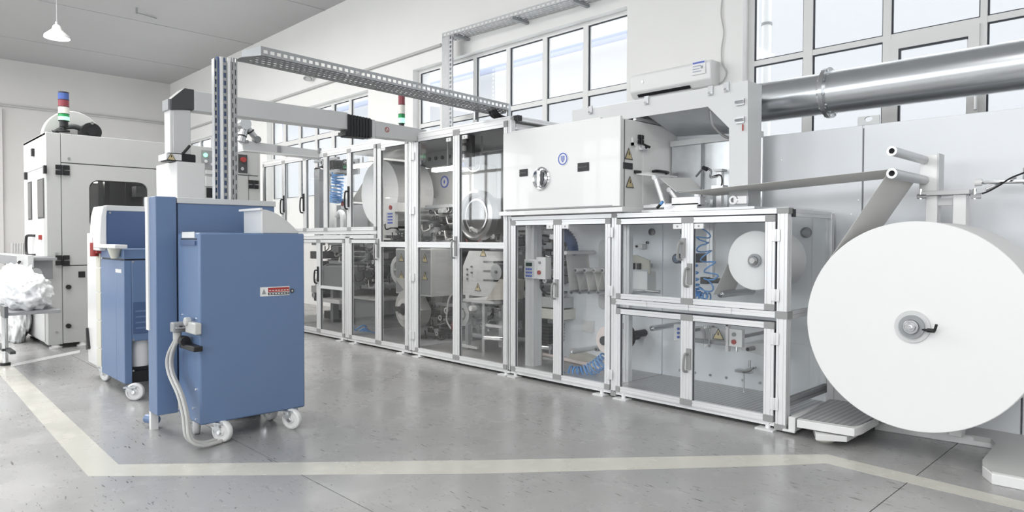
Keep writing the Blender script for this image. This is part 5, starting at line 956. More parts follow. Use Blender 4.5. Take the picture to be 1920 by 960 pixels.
# ================================================================== TRANSFER ARM
XA = -6.72
ta = thing('transfer_arm', 'long light grey overhead arm with black bellows on a white column', 'transfer arm', (XA, 2.3, 0))
y0, y1, z0, z1 = fx((331, 302), (385, 369), XA+.12)
xbl = at(293, 340, 'y', y0).x
part('column_base', 'white_paint', ta, box(max(xbl, XA-.9), XA+.12, y0, y1, .0, z1), bevel=.006)
y0c, y1c = at(324, 250, 'x', XA+.06).y, at(358, 250, 'x', XA+.06).y; zb_ = z1; zc0, zc1 = at(340, 204, 'x', XA+.06).z, at(340, 168, 'x', XA+.06).z
part('column', 'light_grey', ta, box(XA-.08, XA+.06, y0c, y1c, zb_, zc0), bevel=.008); part('white_cover', 'white_paint', ta, box(XA-.10, XA+.05, y0c-.02, y0c-.002, zb_+.08, zc0))
cl_ = part('collar', 'black', ta, box(XA-.10, XA+.10, y0c-.06, y1c+.03, zb_, zb_+.075), bevel=.01); part('collar_band', 'white_paint', cl_, box(XA-.12, XA+.105, y0c-.07, y0c+.06, zb_+.01, zb_+.065)); part('clamp_lever', 'black', ta, tube([(XA+.06, y1c-.08, zb_+.07), (XA+.06, y1c-.01, zb_+.16)], .012, 8))
p = at(306, 291, 'x', XA+.1); tri_sign(ta, (XA+.106, y0c-.03, zb_+.04), 'x', .08, 1)
Q = [at(q[0], q[1], 'x', XA+.08) for q in ((321, 205), (321, 185), (346, 165), (364, 168), (364, 205))]
part('corner_cap', 'dark_grey', ta, prism([(p.y, p.z) for p in Q], 'x', XA-.10, XA+.08), bevel=.004); part('cap_side', 'mid_grey', ta, box(XA-.10, XA+.06, Q[0].y-.02, Q[0].y, Q[0].z+.0, Q[1].z))
def arm_box(pxa, pxb, yta, ytb, yba, ybb, X):
    A_, B_, C2, D2 = at(pxa, yta, 'x', X), at(pxb, ytb, 'x', X), at(pxb, ybb, 'x', X), at(pxa, yba, 'x', X); return prism([(A_.y, A_.z), (B_.y, B_.z), (C2.y, C2.z), (D2.y, D2.z)], 'x', X-.16, X)
part('main_beam', 'light_grey', ta, arm_box(364, 652, 170, 211, 207, 243, XA+.08), bevel=.006)
cb_ = part('cover_ribs', 'black', ta, *[arm_box(653+i*5.5, 656.5+i*5.5, 213.5+i*1.1, 214.5+i*1.1, 255+i*.5, 255.5+i*.5, XA+.10) for i in range(8)]); part('bellows', 'dark_grey', ta, arm_box(652, 698, 214, 224, 252, 256, XA+.09), bevel=.004)
part('bellows_foot', 'black', ta, arm_box(648, 670, 246, 249, 253, 256, XA+.095))
part('end_flange', 'light_grey', ta, arm_box(698, 703, 224, 225, 258, 259, XA+.09)); ob = at(806, 244, 'x', XA+.07)
part('outer_beam', 'light_grey', ta, arm_box(703, 800, 226, 244, 256, 266, XA+.08), bevel=.004)
p = at(726, 243, 'x', XA+.083); r = part('no_entry_mark', 'red', ta, ring((XA+.08, p.y, p.z), (XA+.083, p.y, p.z), .03, .022, 20)); part('mark_bar', 'red', r, quad([(XA+.081, p.y-.02, p.z+.02), (XA+.081, p.y-.014, p.z+.024), (XA+.081, p.y+.02, p.z-.02), (XA+.081, p.y+.014, p.z-.024)], .002))
part('rest', 'mid_grey', ta, box(XA-.05, XA+.05, 4.92, 4.98, 2.672, at(775, 256, 'x', XA).z))
# second thin beam with robot-like joint
X2 = -9.0
tb = thing('discharge_beam', 'thin light grey beam above the far guards carrying a silver jointed arm', 'beam', (X2, 4.5, 2.6))
A_, B_, C2, D2 = at(455, 263, 'x', X2), at(603, 283, 'x', X2), at(575, 296, 'x', X2), at(455, 280, 'x', X2)
part('beam', 'light_grey', tb, prism([(A_.y, A_.z), (B_.y+.1, B_.z), (B_.y+.1, 2.672), (5.0, 2.672), (4.9, C2.z), (D2.y, D2.z)], 'x', X2-.15, X2), bevel=.004); part('beam_lip', 'white_paint', tb, box(X2-.15, X2+.02, D2.y, 4.85, D2.z-.02, D2.z-.004))
part('joint_plate', 'mid_grey', tb, box(X2, X2+.015, 4.25, 4.30, 2.60, 2.68), box(X2, X2+.015, 4.86, 4.91, 2.64, 2.71))
ra_ = thing('robot_arm', 'small silver jointed robot arm above the control panel', 'robot arm', (X2-.05, A_.y+.05, A_.z)); pj = [at(q[0], q[1], 'x', X2-.02) for q in ((451, 262), (458, 234), (480, 262), (474, 255))]
part('lower_arm', 'steel', ra_, tube([at(452, 266, 'x', X2), at(461, 236, 'x', X2)], .05, 14)); part('elbow', 'steel', ra_, cyl(at(457, 233, 'x', X2)-Vector((.07, 0, 0)), at(457, 233, 'x', X2)+Vector((.07, 0, 0)), .075, 20)); part('upper_arm', 'steel', ra_, tube([at(461, 236, 'x', X2), at(480, 260, 'x', X2)], .042, 14)); part('band', 'black', ra_, ring(at(469, 246, 'x', X2), at(470.5, 248, 'x', X2), .052, .04, 16), ring(at(454, 256, 'x', X2), at(454.6, 254, 'x', X2), .058, .05, 16)); part('wrist', 'dark_steel', ra_, cyl(at(481, 262, 'x', X2)-Vector((.05, 0, 0)), at(481, 262, 'x', X2)+Vector((.05, 0, 0)), .045, 16)); part('base', 'mid_grey', ra_, cyl(at(457, 268, 'x', X2-.02), at(457, 263, 'x', X2-.02), .06, 16))
# ================================================================== CABLE TRAYS
def perforated(o, u, v_, L_, W_, pitch, rows, th=.003, gap=.55):
    """sheet with rows of slots: o corner, u long direction, v_ across"""
    o, u, v_ = Vector(o), Vector(u).normalized(), Vector(v_).normalized(); n = u.cross(v_)*th; sh = []
    def slab(a, b, c, d):
        P_ = [o+u*a+v_*c, o+u*b+v_*c, o+u*b+v_*d, o+u*a+v_*d]; return [tuple(p) for p in P_]+[tuple(p+n) for p in P_], [(3, 2, 1, 0), (4, 5, 6, 7), (0, 1, 5, 4), (1, 2, 6, 5), (2, 3, 7, 6), (3, 0, 4, 7)]
    rh = W_/rows
    for r in range(rows+1):
        e = rh*(1-gap)/2
        c, d = (0, e) if r == 0 else ((W_-e, W_) if r == rows else (r*rh-e, r*rh+e)); sh.append(slab(0, L_, c, d))
    N = int(L_/pitch)
    for r in range(rows):
        for i in range(N):
            a = i*pitch + (pitch*.5 if r % 2 else 0)
            if a+pitch*.4 > L_: continue
            sh.append(slab(a, a+pitch*.4, r*rh+rh*(1-gap)/2, (r+1)*rh-rh*(1-gap)/2))
    return sh
XV_ = -5.42; TX = -5.22; ta0, ta1 = at(489, 86, 'x', TX), at(957, 195, 'x', TX); tz = at(489, 101, 'x', TX).z-ta0.z
ct = thing('cable_tray', 'perforated galvanised cable tray spanning the aisle from the blue carts to the line', 'cable tray', (TX-.15, 3.4, 2.78))
u_ = (ta1-ta0); L_ = u_.length; ud = u_.normalized(); hh = .075; wd = .30
part('near_flange', 'galv_tray', ct, *perforated(ta0, ud, (0, 0, -1), L_, hh, .055, 1, gap=.35)); part('top_flange', 'galv_tray', ct, *perforated(ta0+Vector((-wd, 0, 0)), ud, (0, 0, -1), L_, hh, .055, 1, gap=.35)); part('bottom_sheet', 'galv_shaded', ct, *perforated(ta0+Vector((0, 0, -hh)), ud, (-1, 0, 0), L_, wd, .05, 5, gap=.45))
e0 = ta0; e1 = Vector((XV_, at(447, 108, 'x', XV_).y, at(447, 98, 'x', XV_).z))
part('elbow', 'galv_tray', ct, quad([e0, e0+Vector((0, 0, -hh)), e1+Vector((.06, 0, -.05)), e1+Vector((.06, 0, .0))], .003)); part('elbow_floor', 'galv_shaded', ct, quad([e0+Vector((0, 0, -hh)), e0+Vector((-wd, 0, -hh)), e1+Vector((-.1, 0, -.05)), e1+Vector((.06, 0, -.05))], .003)); part('divider', 'galvanised', ct, quad([ta0+Vector((-.15, 0, -.02)), ta0+Vector((-.15, 0, -.07)), ta1+Vector((-.15, 0, -.07)), ta1+Vector((-.15, 0, -.02))], .003))
for t_ in (.28, .6): p = ta0.lerp(ta1, t_)+Vector((.004, 0, -hh)); part('bolt', 'chrome', ct, cyl(p, p+Vector((0, 0, -.015)), .012, 8))
p = ta1; part('hanging_cable', 'black', ct, *[tube(spline([(p.x-.06-.05*k, p.y-.18+.02*k, p.z-.05), (p.x-.06-.04*k, p.y-.10, p.z-.12), (p.x-.0-.04*k, p.y-.0, 2.68)], 5), .012, 6) for k in range(4)])
part('drop_bracket', 'galvanised', ct, box(TX-.02, TX, ta1.y-.03, ta1.y+.01, 2.68, ta1.z), box(TX-.30, TX-.28, ta1.y-.25, ta1.y-.2, 2.675, ta1.z-.07))
# vertical riser
XV = -5.42
rv = thing('cable_riser', 'vertical cable riser of slotted galvanised channels with blue hoses behind the blue cabinet', 'cable tray', (XV, 2.15, 0))
def yv(px): return at(px, 250, 'x', XV).y
zr1 = at(420, 105, 'x', XV).z
part('slotted_channel', 'galv_tray', rv, *perforated((XV, yv(434), 0), (0, 0, 1), (0, 1, 0), zr1, yv(445)-yv(434), .075, 2, gap=.3)); part('slotted_channel', 'galv_tray', rv, *perforated((XV-.01, yv(403), 0), (0, 0, 1), (0, 1, 0), zr1-.03, yv(409)-yv(403), .06, 1, gap=.5)); part('slotted_channel', 'galv_tray', rv, *perforated((XV-.01, yv(419.5), 0), (0, 0, 1), (0, 1, 0), zr1, yv(427)-yv(419.5), .06, 1, gap=.6))
for a, b in ((413.5, 418.5), (428, 433)): part('cover_strip', 'white_paint', rv, box(XV-.045, XV+.005, yv(a), yv(b), 0, zr1-.01), bevel=.002)
part('back_sheet', 'galv_shaded', rv, box(XV-.055, XV-.05, yv(403), yv(445), 0, zr1-.02)); 
for px in (411, 423): part('hose', 'blue_dark', rv, tube([(XV-.025, yv(px), .0), (XV-.025, yv(px), zr1-.01)], .013, 8))
part('hose', 'blue_dark', rv, tube([(XV-.03, yv(406), .0), (XV-.03, yv(406), zr1-.04)], .011, 8)); part('side_sheet', 'galvanised', rv, box(XV-.05, XV, yv(403)-.003, yv(403), 0, zr1-.03), box(XV-.05, XV, yv(445), yv(445)+.003, 0, zr1))
# tray along the window wall
YT = YW-.30
wt2 = thing('cable_tray', 'slotted cable tray fixed high on the window wall with a vertical drop', 'cable tray', (at(838, 150, 'y', YT).x, YT, 2.67))
xv0, xv1 = at(829, 150, 'y', YT).x, at(848, 150, 'y', YT).x; ztop = at(832, 70, 'y', YT).z
part('drop_channel', 'galv_tray', wt2, *perforated((xv1-.09, YT, 2.1), (0, 0, 1), (1, 0, 0), ztop-2.1, .09, .07, 1, gap=.5)); part('drop_channel', 'galv_tray', wt2, box(xv0, xv1-.10, YT, YT+.004, 2.1, ztop)); part('drop_side', 'galv_tray', wt2, box(xv0-.004, xv0, YT, YT+.15, 2.1, ztop), box(xv1-.10, xv1-.095, YT, YT+.1, 2.1, ztop)); part('drop_leg', 'mid_grey', wt2, box(xv0, xv0+.04, YT+.1, YT+.15, 0, 2.1))
p0 = at(829, 66, 'y', YT); p1 = at(1090, -12, 'y', YT); dz = 0
Lw = p1.x-p0.x+2.5; part('front_flange', 'galv_tray', wt2, *perforated((p0.x, YT, p0.z+.03), (1, 0, (p1.z-p0.z)/(p1.x-p0.x)), (0, 0, -1), Lw, .07, .09, 1, gap=.4)); part('bottom_sheet', 'galv_tray', wt2, *perforated((p0.x, YT, p0.z-.04), (1, 0, (p1.z-p0.z)/(p1.x-p0.x)), (0, 1, 0), Lw, .26, .09, 4, gap=.4)); 
for q in (852, 962, 1075): 
    a = at(q, 78 if q < 900 else 40, 'y', YT); zz_ = p0.z+(p1.z-p0.z)/(p1.x-p0.x)*(a.x-p0.x)-.045; part('wall_bracket', 'mid_grey', wt2, box(a.x-.02, a.x+.03, YT-.04, YW, zz_-.04, zz_))
# ================================================================== LEFT PACKING MACHINE
XL_ = -10.28; YL0 = 1.812; YL1 = 4.55; XLB = -11.78; ZL = 2.745
pk = thing('packing_machine', 'tall light grey box-shaped packing machine with rounded dark window at the left', 'machine', (-11.0, 3.2, 0))
def FY(px, py): return at(px, py, 'x', XL_)
ys = FY(116, 400).y
zs_ = FY(116, 305).z; zl_ = FY(120, 498).z; yc_ = FY(163, 500).y
part('corner_post', 'machine_grey', pk, box(XL_-.2, XL_, YL0, ys-.006, .05, ZL), bevel=.006); part('side_shell', 'white_paint', pk, box(XLB, XL_-.2, YL0, YL0+.04, .06, ZL-.0), bevel=.006)
part('top_panel', 'machine_grey', pk, box(XL_-.04, XL_, ys, YL1, zs_+.006, ZL), bevel=.004)
wy0, wy1, wz0, wz1 = FY(167, 338).y, FY(277, 342).y, FY(167, 432).z, FY(167, 337).z
hole = rounded(wy0, wy1, wz0, wz1, .11, 5)
yd1 = FY(372, 400).y
part('window_door', 'machine_grey', pk, holed((ys, yd1, zl_+.006, zs_-.006), hole, 'x', XL_-.04, XL_)); part('window_seal', 'black', pk, holed((wy0-.03, wy1+.03, wz0-.03, wz1+.03), rounded(wy0+.015, wy1-.015, wz0+.015, wz1-.015, .10, 5), 'x', XL_-.035, XL_-.0295))
hl = part('window_rim', 'black', pk, prism(rounded(wy0, wy1, wz0, wz1, .11, 5), 'x', XL_-.029, XL_-.028)) if False else None
part('window_pane', 'glass_clear', pk, box(XL_-.028, XL_-.022, wy0+.002, wy1-.002, wz0+.002, wz1-.002))
part('lower_door', 'machine_grey', pk, box(XL_-.04, XL_, ys, yc_+.6, .06, zl_-.006), bevel=.004)
part('lower_panel', 'machine_grey', pk, box(XL_-.04, XL_, yc_+.61, YL1, .06, zl_-.006)); part('body_rear', 'machine_grey', pk, box(XLB, XLB+.04, YL0+.04, YL1, .06, ZL)); part('roof', 'machine_grey', pk, box(XLB, XL_-.04, YL0+.0, YL1, ZL-.03, ZL)); part('end_wall', 'machine_grey', pk, box(XLB, XL_, YL1, YL1+.03, .06, ZL)); part('floor_pan', 'mid_grey', pk, box(XLB+.04, XL_-.04, YL0+.04, YL1, .06, .12))
# control section right of the arm column
part('control_frame', 'machine_grey', pk, box(XL_-.04, XL_, yd1+.01, YL1, zl_+.006, zs_-.006))
def pad(q, name, m_, d=.012, lab=None):
    y0, y1, z0, z1 = fx(q[:2], q[2:], XL_+d); o = part(name, m_, pk, box(XL_, XL_+d, y0, y1, z0, z1), bevel=.003, label=lab); return o, y0, y1, z0, z1
o, y0, y1, z0, z1 = pad((377, 281, 404, 318), 'switch_panel', 'mid_grey'); part('lit_button', 'lamp_green', o, cyl((XL_+.012, y0+.06, z1-.07), (XL_+.03, y0+.06, z1-.07), .03, 14)); part('button', 'chrome', o, *[cyl((XL_+.012, y0+u, z1-v), (XL_+.035, y0+u, z1-v), .024, 12) for u, v in ((.17, .08), (.06, .16), (.15, .2), (.24, .08))])
o, y0, y1, z0, z1 = pad((447, 289, 464, 325), 'switch_panel', 'dark_grey'); part('red_button', 'red', o, cyl((XL_+.012, (y0+y1)/2, z0+.2), (XL_+.05, (y0+y1)/2, z0+.2), .04, 16)); part('key_switch', 'chrome', o, cyl((XL_+.012, (y0+y1)/2-.02, z0+.06), (XL_+.04, (y0+y1)/2-.02, z0+.06), .025, 12)); 
pad((386, 319, 402, 327), 'drawer_face', 'light_grey', .03); pad((386, 331, 402, 350), 'drawer_face', 'light_grey', .03); pad((387, 352, 402, 371), 'dark_opening', 'black', .004)
pad((147, 509, 160, 520), 'recessed_grip', 'black', .006)
for q in ((128, 538), (128, 611)): p = FY(*q); part('knob', 'black', pk, cyl((XL_, p.y, p.z), (XL_+.03, p.y, p.z), .03, 16))
for q in ((117, 319), (117, 488), (475, 346)):
    p = FY(*q); part('hinge', 'black', pk, *[box(XL_, XL_+.02, p.y+sy*.042-.034, p.y+sy*.042+.034, p.z+sz*.035-.028, p.z+sz*.035+.028) for sy in (-1, 1) for sz in (-1, 1)], cyl((XL_+.02, p.y, p.z-.06), (XL_+.02, p.y, p.z+.06), .014, 8))
for q in ((107, 321), (129, 297), (106, 623), (106, 475), (468, 326)): p = FY(*q); part('screw', 'steel', pk, cyl((XL_, p.y, p.z), (XL_+.01, p.y, p.z), .016, 8))
part('seam', 'dark_grey', pk, box(XL_-.03, XL_-.012, ys-.006, ys, .06, ZL-.01), box(XL_-.03, XL_-.012, ys, YL1, zs_-.006, zs_+.006), box(XL_-.03, XL_-.012, ys, YL1, zl_-.006, zl_+.006), box(XL_-.001, XL_+.001, FY(466, 340).y-.004, FY(466, 340).y+.004, zl_, zs_))
part('inner_base', 'black', pk, box(XL_-1.3, XL_-.5, 2.0, 3.4, .12, 1.75)); part('back_cover', 'dark_steel', pk, box(XL_-1.3, XL_-1.2, 2.65, 3.4, 1.75, 2.4)); part('inner_column', 'black', pk, box(XL_-.75, XL_-.65, 2.62, 2.68, 1.75, 2.5), box(XL_-.75, XL_-.7, 2.9, 2.98, 1.75, 2.5)); part('shiny_head', 'steel', pk, box(XL_-.6, XL_-.4, 2.95, 3.2, 2.0, 2.15), cyl((XL_-.5, 3.1, 1.75), (XL_-.5, 3.1, 2.0), .05, 12)); part('pale_box', 'white_paint', pk, box(XL_-1.15, XL_-.9, 2.15, 2.6, 1.75, 2.2)); part('reflection_bar', 'lamp_white', pk, box(XL_-1.0, XL_-.95, 2.2, 2.6, 2.2, 2.3))  # glowing bar and pale box imitate bright window reflections in the pane
# windows and fittings on the narrow side
def SX(px, py): return at(px, py, 'y', YL0-.01)
for q in ((52, 342, 60, 412), (70, 337, 83, 409)): x0, x1, z0, z1 = fy(q[:2], q[2:], YL0-.004); o = part('side_window', 'dark_grey', pk, box(x0, x1, YL0-.006, YL0, z0, z1), bevel=.004); part('window_glass', 'glass_tinted', o, box(x0+.02, x1-.02, YL0-.012, YL0-.006, z0+.02, z1-.02))
for q in ((62, 286), (85, 318), (49, 330), (84, 508), (80, 532), (56, 528)): p = SX(*q); part('catch', 'black', pk, box(p.x-.04, p.x+.04, YL0-.03, YL0, p.z-.05, p.z+.05))
p = SX(62, 460); part('grip', 'black', pk, tube(spline([(p.x+.10, YL0, p.z+.13), (p.x-.05, YL0-.06, p.z+.13), (p.x-.10, YL0-.07, p.z+.08), (p.x-.10, YL0-.07, p.z-.08), (p.x-.05, YL0-.06, p.z-.13), (p.x+.10, YL0, p.z-.13)], 5), .018, 8)); p = SX(76, 445); part('red_catch', 'red', pk, box(p.x-.03, p.x+.03, YL0-.03, YL0, p.z-.03, p.z+.03))
part('door_outline', 'mid_grey', pk, box(XLB+.05, XL_-.1, YL0-.002, YL0, SX(70, 316).z-.005, SX(70, 316).z+.005)); part('lower_cover', 'white_paint', pk, box(SX(48, 580).x, SX(83, 580).x, YL0-.012, YL0, .08, SX(60, 515).z), bevel=.006)
for x, y in ((XL_-.05, FY(152, 600).y+.03), (XLB+.1, YL0+.1), (XL_-.1, 4.4), (XL_-.05, 1.9)): part('levelling_foot', 'white_paint', pk, lathe((x, y, 0), (0, 0, 1), [(0, .001), (0, .07), (.02, .075), (.03, .045), (.06, .04), (.06, .001)], 20))
# half-hidden disc and motor on the roof
XD = XL_-.45
Ac = at(138, 262, 'x', XD); rd = at(193, 255, 'x', XD).y-Ac.y
dk = thing('roof_disc', 'large grey disc rising above the packing machine roof', 'disc', (XD, Ac.y, ZL)); n_ = 40
part('disc', 'machine_grey', dk, prism([(Ac.y+rd*math.cos(PI*i/n_), ZL+rd*1.06*math.sin(PI*i/n_)) for i in range(n_+1)], 'x', XD-.16, XD), bevel=.01)
p = at(158, 236, 'x', XD+.05); mt = thing('roof_motor', 'black motor in front of the grey disc on the packing machine roof', 'motor', (XD+.1, p.y, ZL)); part('motor', 'black', mt, cyl((XD+.0, p.y+.05, ZL+.09), (XD+.22, p.y+.05, ZL+.09), .12, 24), cyl((XD+.22, p.y+.05, ZL+.09), (XD+.24, p.y+.05, ZL+.09), .06, 20)); part('belt_guard', 'dark_grey', mt, tube(spline([(XD+.1, p.y-.36, ZL+.05), (XD+.1, p.y-.26, ZL+.12), (XD+.1, p.y-.12, ZL+.15), (XD+.1, p.y, ZL+.1)], 5), .035, 10)); part('foot', 'black', mt, box(XD+.02, XD+.25, p.y-.45, p.y+.15, ZL, ZL+.03)); part('bolt', 'chrome', mt, cyl((XD+.2, p.y+.05, ZL+.20), (XD+.25, p.y+.05, ZL+.20), .02, 8))
# signal towers
def tower(px, py_t, py_b, ax, v, cols, label, r=.032):
    T_, B_ = at(px, py_t, ax, v), at(px, py_b, ax, v); h = T_.z-B_.z
    t = thing('signal_tower', label, 'signal light', (T_.x, T_.y, B_.z), 'stacked signal lights'); k = len(cols); z = T_.z; part('cap', 'black', t, cyl((T_.x, T_.y, z-.015), (T_.x, T_.y, z), r, 20)); z -= .015; seg = h*.70/k
    for c_ in cols:
        if c_ == 'green_lit': part('lamp_segment', 'lens_green', t, cyl((T_.x, T_.y, z-seg*.4), (T_.x, T_.y, z), r, 20)); part('glow', 'lamp_green', t, cyl((T_.x, T_.y, z-seg+.006), (T_.x, T_.y, z-seg*.4), r*1.0, 20))
        else: part('lamp_segment', c_, t, cyl((T_.x, T_.y, z-seg+.006), (T_.x, T_.y, z), r, 20))
        part('collar', 'black', t, cyl((T_.x, T_.y, z-seg), (T_.x, T_.y, z-seg+.006), r*1.03, 20)); z -= seg
    part('pole', 'black', t, cyl((T_.x, T_.y, z-(z-B_.z)*.55), (T_.x, T_.y, z), r*.8, 16), cyl((T_.x, T_.y, B_.z), (T_.x, T_.y, z-(z-B_.z)*.5), r*.3, 10), cyl((T_.x, T_.y, B_.z), (T_.x, T_.y, B_.z+.02), r*1.1, 16)); return t
tower(119, 173, 247, 'x', XL_-.12, ['lens_blue', 'lens_red', 'lens_clear', 'green_lit'], 'signal tower with blue, red, clear and lit green lamps on the packing machine', .062)
tower(753, 178, 252, 'y', 5.05, ['lens_red', 'lens_clear', 'green_lit'], 'signal tower with red, clear and lit green lamps on the guard roof', .042)
# conveyor, table, bags
yq = YL0-.02
def AX(px, py, Y): return at(px, py, 'y', Y)
cv = thing('conveyor', 'grey conveyor end sticking out of the packing machine at the left edge', 'conveyor', (-11.6, 1.5, .9))
xa, xb2 = AX(-40, 490, 1.45).x, AX(74, 490, 1.70).x
p = AX(60, 481, 1.6); p2 = AX(60, 500, 1.6); part('side_rail', 'mid_grey', cv, box(p.x-3.5, p.x-.35, 1.5, 1.56, p2.z, p.z), bevel=.004); part('end_plate', 'light_grey', cv, box(p.x-.35, p.x+.35, 1.5, 1.56, p2.z-.0, p.z+.02), bevel=.004); part('belt', 'mid_grey', cv, box(p.x-3.5, p.x+.3, 1.56, 1.80, p.z-.04, p.z-.01)); q = AX(50, 510, 1.6); part('drive_roller', 'steel', cv, cyl((q.x-.3, 1.62, q.z), (q.x+.4, 1.62, q.z), .05, 16), cyl((q.x+.4, 1.62, q.z), (q.x+.46, 1.62, q.z), .065, 16)); part('lever', 'black', cv, tube([(p.x-.15, 1.47, p.z-.10), (p.x+.05, 1.47, p.z-.06)], .015, 8)); part('bracket', 'mid_grey', cv, box(p.x+.0, p.x+.1, 1.6, YL0-.02, p2.z-.15, p.z)); part('leg', 'mid_grey', cv, box(p.x-3.3, p.x-3.24, 1.55, 1.61, 0, p2.z))
d0 = at(10, 685, 'z', 0); YTb = d0.y
zt_t = at(20, 583, 'y', YTb).z; ztu = at(20, 577, 'y', YTb).z
tbz = thing('packing_table', 'small table on a single chrome leg at the left edge', 'table', (d0.x, YTb, 0)); xr = at(38, 580, 'y', YTb).x
part('table_top', 'mid_grey', tbz, box(xr-1.5, xr, YTb-.10, YTb+.35, zt_t, ztu), bevel=.004); part('leg', 'chrome', tbz, cyl((d0.x, YTb, .03), (d0.x, YTb, zt_t), .03, 16)); part('foot_bar', 'dark_grey', tbz, box(d0.x-.5, d0.x+.03, YTb-.03, YTb+.03, .16, .19), box(d0.x-.03, d0.x+.33, YTb-.0, YTb+.05, .16, .19)); part('foot', 'black', tbz, cyl((d0.x, YTb, 0), (d0.x, YTb, .03), .05, 14)); part('leg', 'chrome', tbz, cyl((d0.x-1.2, YTb, 0), (d0.x-1.2, YTb, zt_t), .03, 16)); part('side_clamp', 'dark_steel', tbz, box(xr-.25, xr+.01, YTb-.13, YTb-.10, zt_t-.02, ztu+.06))
# crumpled white plastic bags (heaps)
def bag(c, s, seed, label):
    rnd = random.Random(seed); bm = bmesh.new(); bmesh.ops.create_icosphere(bm, subdivisions=5, radius=1)
    from mathutils import noise
    for v in bm.verts:
        n = noise.fractal(v.co*2.6+Vector((seed*3.1, 0, 0)), .8, 2.1, 5); r_n = 1-abs(noise.noise(v.co*4.5+Vector((0, seed*2.7, 0)))); k = .92+.20*n+.10*r_n*r_n
        v.co = Vector((v.co.x*s[0]*k, v.co.y*s[1]*k, max(-.75, v.co.z)*s[2]*k))
    zmin = min(v.co.z for v in bm.verts)
    for v in bm.verts: v.co.z = max(v.co.z, zmin*.8)
    zmin = min(v.co.z for v in bm.verts)
    for v in bm.verts: v.co.z -= zmin
    me = bpy.data.meshes.new('plastic_bag'); bm.to_mesh(me); bm.free(); me.shade_smooth(); me.materials.append(MT['plastic_bag']); o = bpy.data.objects.new('plastic_bag', me); COL.objects.link(o); o.location = c; o['label'] = label; o['category'] = 'plastic bag'; o['group'] = 'white plastic bags by the packing machine'
bag((xr-.42, YTb+.12, ztu), (.42, .22, .22), 1, 'crumpled white plastic bag lying on the small table at the left edge'); bag((xr-1.0, YTb+.12, ztu), (.35, .2, .26), 2, 'second white plastic bag further left on the small table, cut by the frame')
q = at(60, 640, 'z', 0); bag((q.x-.3, q.y-.14, 0), (.50, .16, .62), 4, 'big translucent white bag standing on the floor before the packing machine')
# sun streak on the floor, painted as a thin white strip
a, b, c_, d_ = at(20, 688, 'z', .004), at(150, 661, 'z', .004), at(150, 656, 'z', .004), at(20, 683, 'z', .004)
single('sun_streak', 'white_paint', 'sun streak painted as a thin white strip on the floor between the small table and the packing machine', 'floor marking', [prism([(a.x, a.y), (b.x, b.y), (c_.x, c_.y), (d_.x, d_.y)], 'z', 0, .004)])
# radiator on the far wall
y0, y1, z0, z1 = fx((20, 455), (44, 480), XB+.12); rdt = thing('radiator', 'white panel radiator on the far wall behind the conveyor', 'radiator', (XB+.12, (y0+y1)/2, z0-.4))
for k in range(8): part('column', 'white_paint', rdt, box(XB+.06, XB+.14, y0+(y1-y0)*k/8, y0+(y1-y0)*(k+.75)/8, z0-.4, z1), bevel=.01)
part('bracket', 'mid_grey', rdt, box(XB, XB+.07, y0+.1, y0+.14, z0, z0+.05), box(XB, XB+.07, y1-.14, y1-.1, z0, z0+.05), box(XB+.05, XB+.06, y0, y1, z0, z0+.05))
# ================================================================== LAMPS, AIR CONDITIONER
def pendant(x, y, z, label, r=.21, tilt=.0):
    t = thing('pendant_lamp', label, 'lamp', (x, y, z), 'white conical hall lamps'); part('shade', 'white_paint', t, lathe((x, y, z), (0, 0, 1), [(0, r), (.05, r*.95), (.16, r*.38), (.22, r*.3), (.24, r*.22), (.235, r*.18), (.15, r*.33), (.05, r*.9), (.002, r*.97), (0, r)], 36)); part('diffuser', 'lamp_white', t, cyl((x, y, z+.012), (x, y, z+.02), r*.93, 32)); part('neck', 'mid_grey', t, cyl((x, y, z+.23), (x, y, z+.30), r*.12, 12)); part('cord', 'mid_grey', t, cyl((x, y, z+.30), (x, y, ZC), .006, 6))
    return t
r_0 = (RT*(107-960)+DN*(72-480)+FWD*F); lp = Vector((0, 0, EYE))+r_0*(12.5/F)
pendant(lp.x, lp.y, lp.z, 'white conical pendant lamp hanging at the upper left below the ceiling')
p = at(256, 22, 'z', ZC-.08); single('ceiling_hook', 'mid_grey', 'small hook and thin cable on the ceiling right of the pendant lamp', 'hook', [cyl((p.x, p.y, ZC-.12), (p.x, p.y, ZC), .02, 8), tube(spline([(p.x, p.y, ZC-.1), (p.x-.2, p.y+.2, ZC-.05), (p.x-.4, p.y+.5, ZC-.015)], 4), .01, 6)])
p = at(578, 143, 'y', YW-.12); wlp = thing('wall_lamp', 'small round spot lamp on the window wall seen just under the cable tray', 'lamp', (p.x, p.y, p.z)); part('shade', 'light_grey', wlp, lathe((p.x+.0, p.y, p.z+.05), (.25, -.2, -1), [(0, .02), (.03, .05), (.1, .10), (.12, .10), (.11, .08), (.03, .02), (0, .02)], 24)); part('arm', 'mid_grey', wlp, tube([(p.x, p.y, p.z+.05), (p.x, YW, p.z+.08)], .02, 8)); part('bulb', 'light_grey', wlp, cyl((p.x+.02, p.y-.01, p.z-.05), (p.x+.025, p.y-.015, p.z-.06), .06, 16))
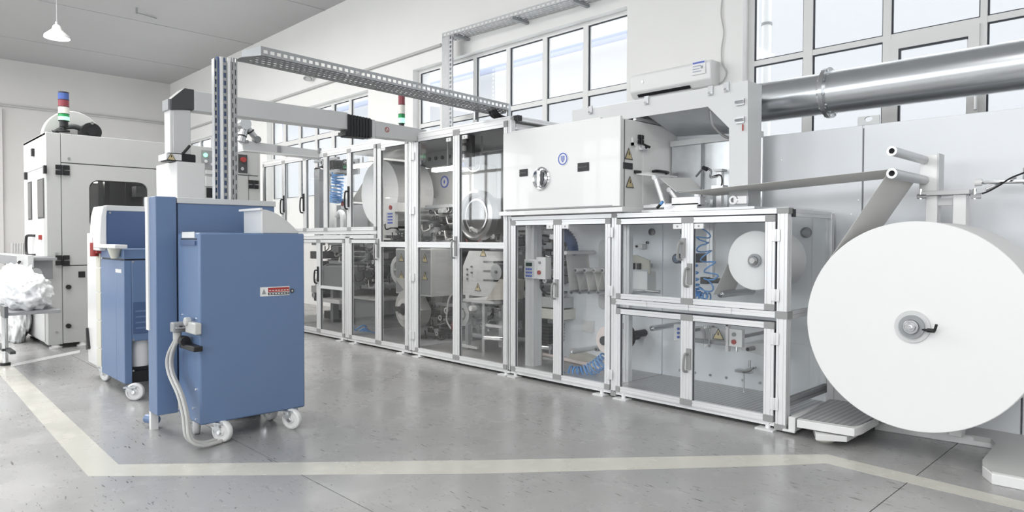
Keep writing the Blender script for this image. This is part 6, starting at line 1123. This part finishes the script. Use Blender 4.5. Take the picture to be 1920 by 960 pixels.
# split air conditioner
Yac = YW-.20
A_, B_, C2, D2 = at(1181, 141, 'y', Yac), at(1335, 110, 'y', Yac), at(1335, 158, 'y', Yac), at(1185, 178, 'y', Yac)
xa, xb2 = at(1181, 150, 'y', Yac).x, at(1333, 130, 'y', Yac).x; zt4, zb4 = (A_.z+B_.z)/2, (C2.z+D2.z)/2-.02
acu = thing('air_conditioner', 'white split air conditioner on the wall between the two windows', 'air conditioner', ((xa+xb2)/2, YW-.1, zb4))
part('casing', 'white_paint', acu, prism([(YW, zb4), (YW-.14, zb4-.0), (Yac, zb4+.07), (Yac-.01, zt4-.03), (Yac+.03, zt4), (YW, zt4)], 'x', xa, xb2), bevel=.012); part('outlet_slot', 'black', acu, quad([(xa+.10, YW-.155, zb4+.006), (xb2-.28, YW-.155, zb4+.006), (xb2-.28, YW-.185, zb4+.036), (xa+.10, YW-.185, zb4+.036)], -.003)); part('louvre', 'white_paint', acu, quad([(xa+.06, YW-.15, zb4-.012), (xb2-.26, YW-.15, zb4-.012), (xb2-.26, YW-.09, zb4-.02), (xa+.06, YW-.09, zb4-.02)], .004))
x0, x1, z0, z1 = fy((1298, 116), (1323, 137), Yac-.01); st_ = part('energy_label', 'paper', acu, box(x0, x1, Yac-.016, Yac-.009, z0, z1)); part('label_band', 'blue_ink', st_, box(x0+.01, x1-.01, Yac-.017, Yac-.016, z1-.035, z1-.015)); part('label_lines', 'pipe_blue', st_, *[box(x0+.01, x0+.12-.02*(k % 2), Yac-.017, Yac-.016, z0+.03+.03*k, z0+.04+.03*k) for k in range(3)]); part('label_square', 'mid_grey', st_, box(x1-.06, x1-.03, Yac-.017, Yac-.016, z0+.06, z0+.09))
p = at(1205, 154, 'y', Yac); part('sensor', 'chrome', acu, cyl((p.x, Yac-.014, p.z), (p.x, Yac-.008, p.z), .015, 12))
pts = [at(q[0], q[1], 'y', YW-.02) for q in ((1356, -20), (1352, 25), (1357, 60), (1353, 90), (1354, 118), (1362, 135), (1357, 150), (1348, 157))]; single('power_lead', 'cable_grey', 'thin wavy grey lead running down the wall to the air conditioner', 'cable', [tube(spline(pts, 6), .007, 6)])
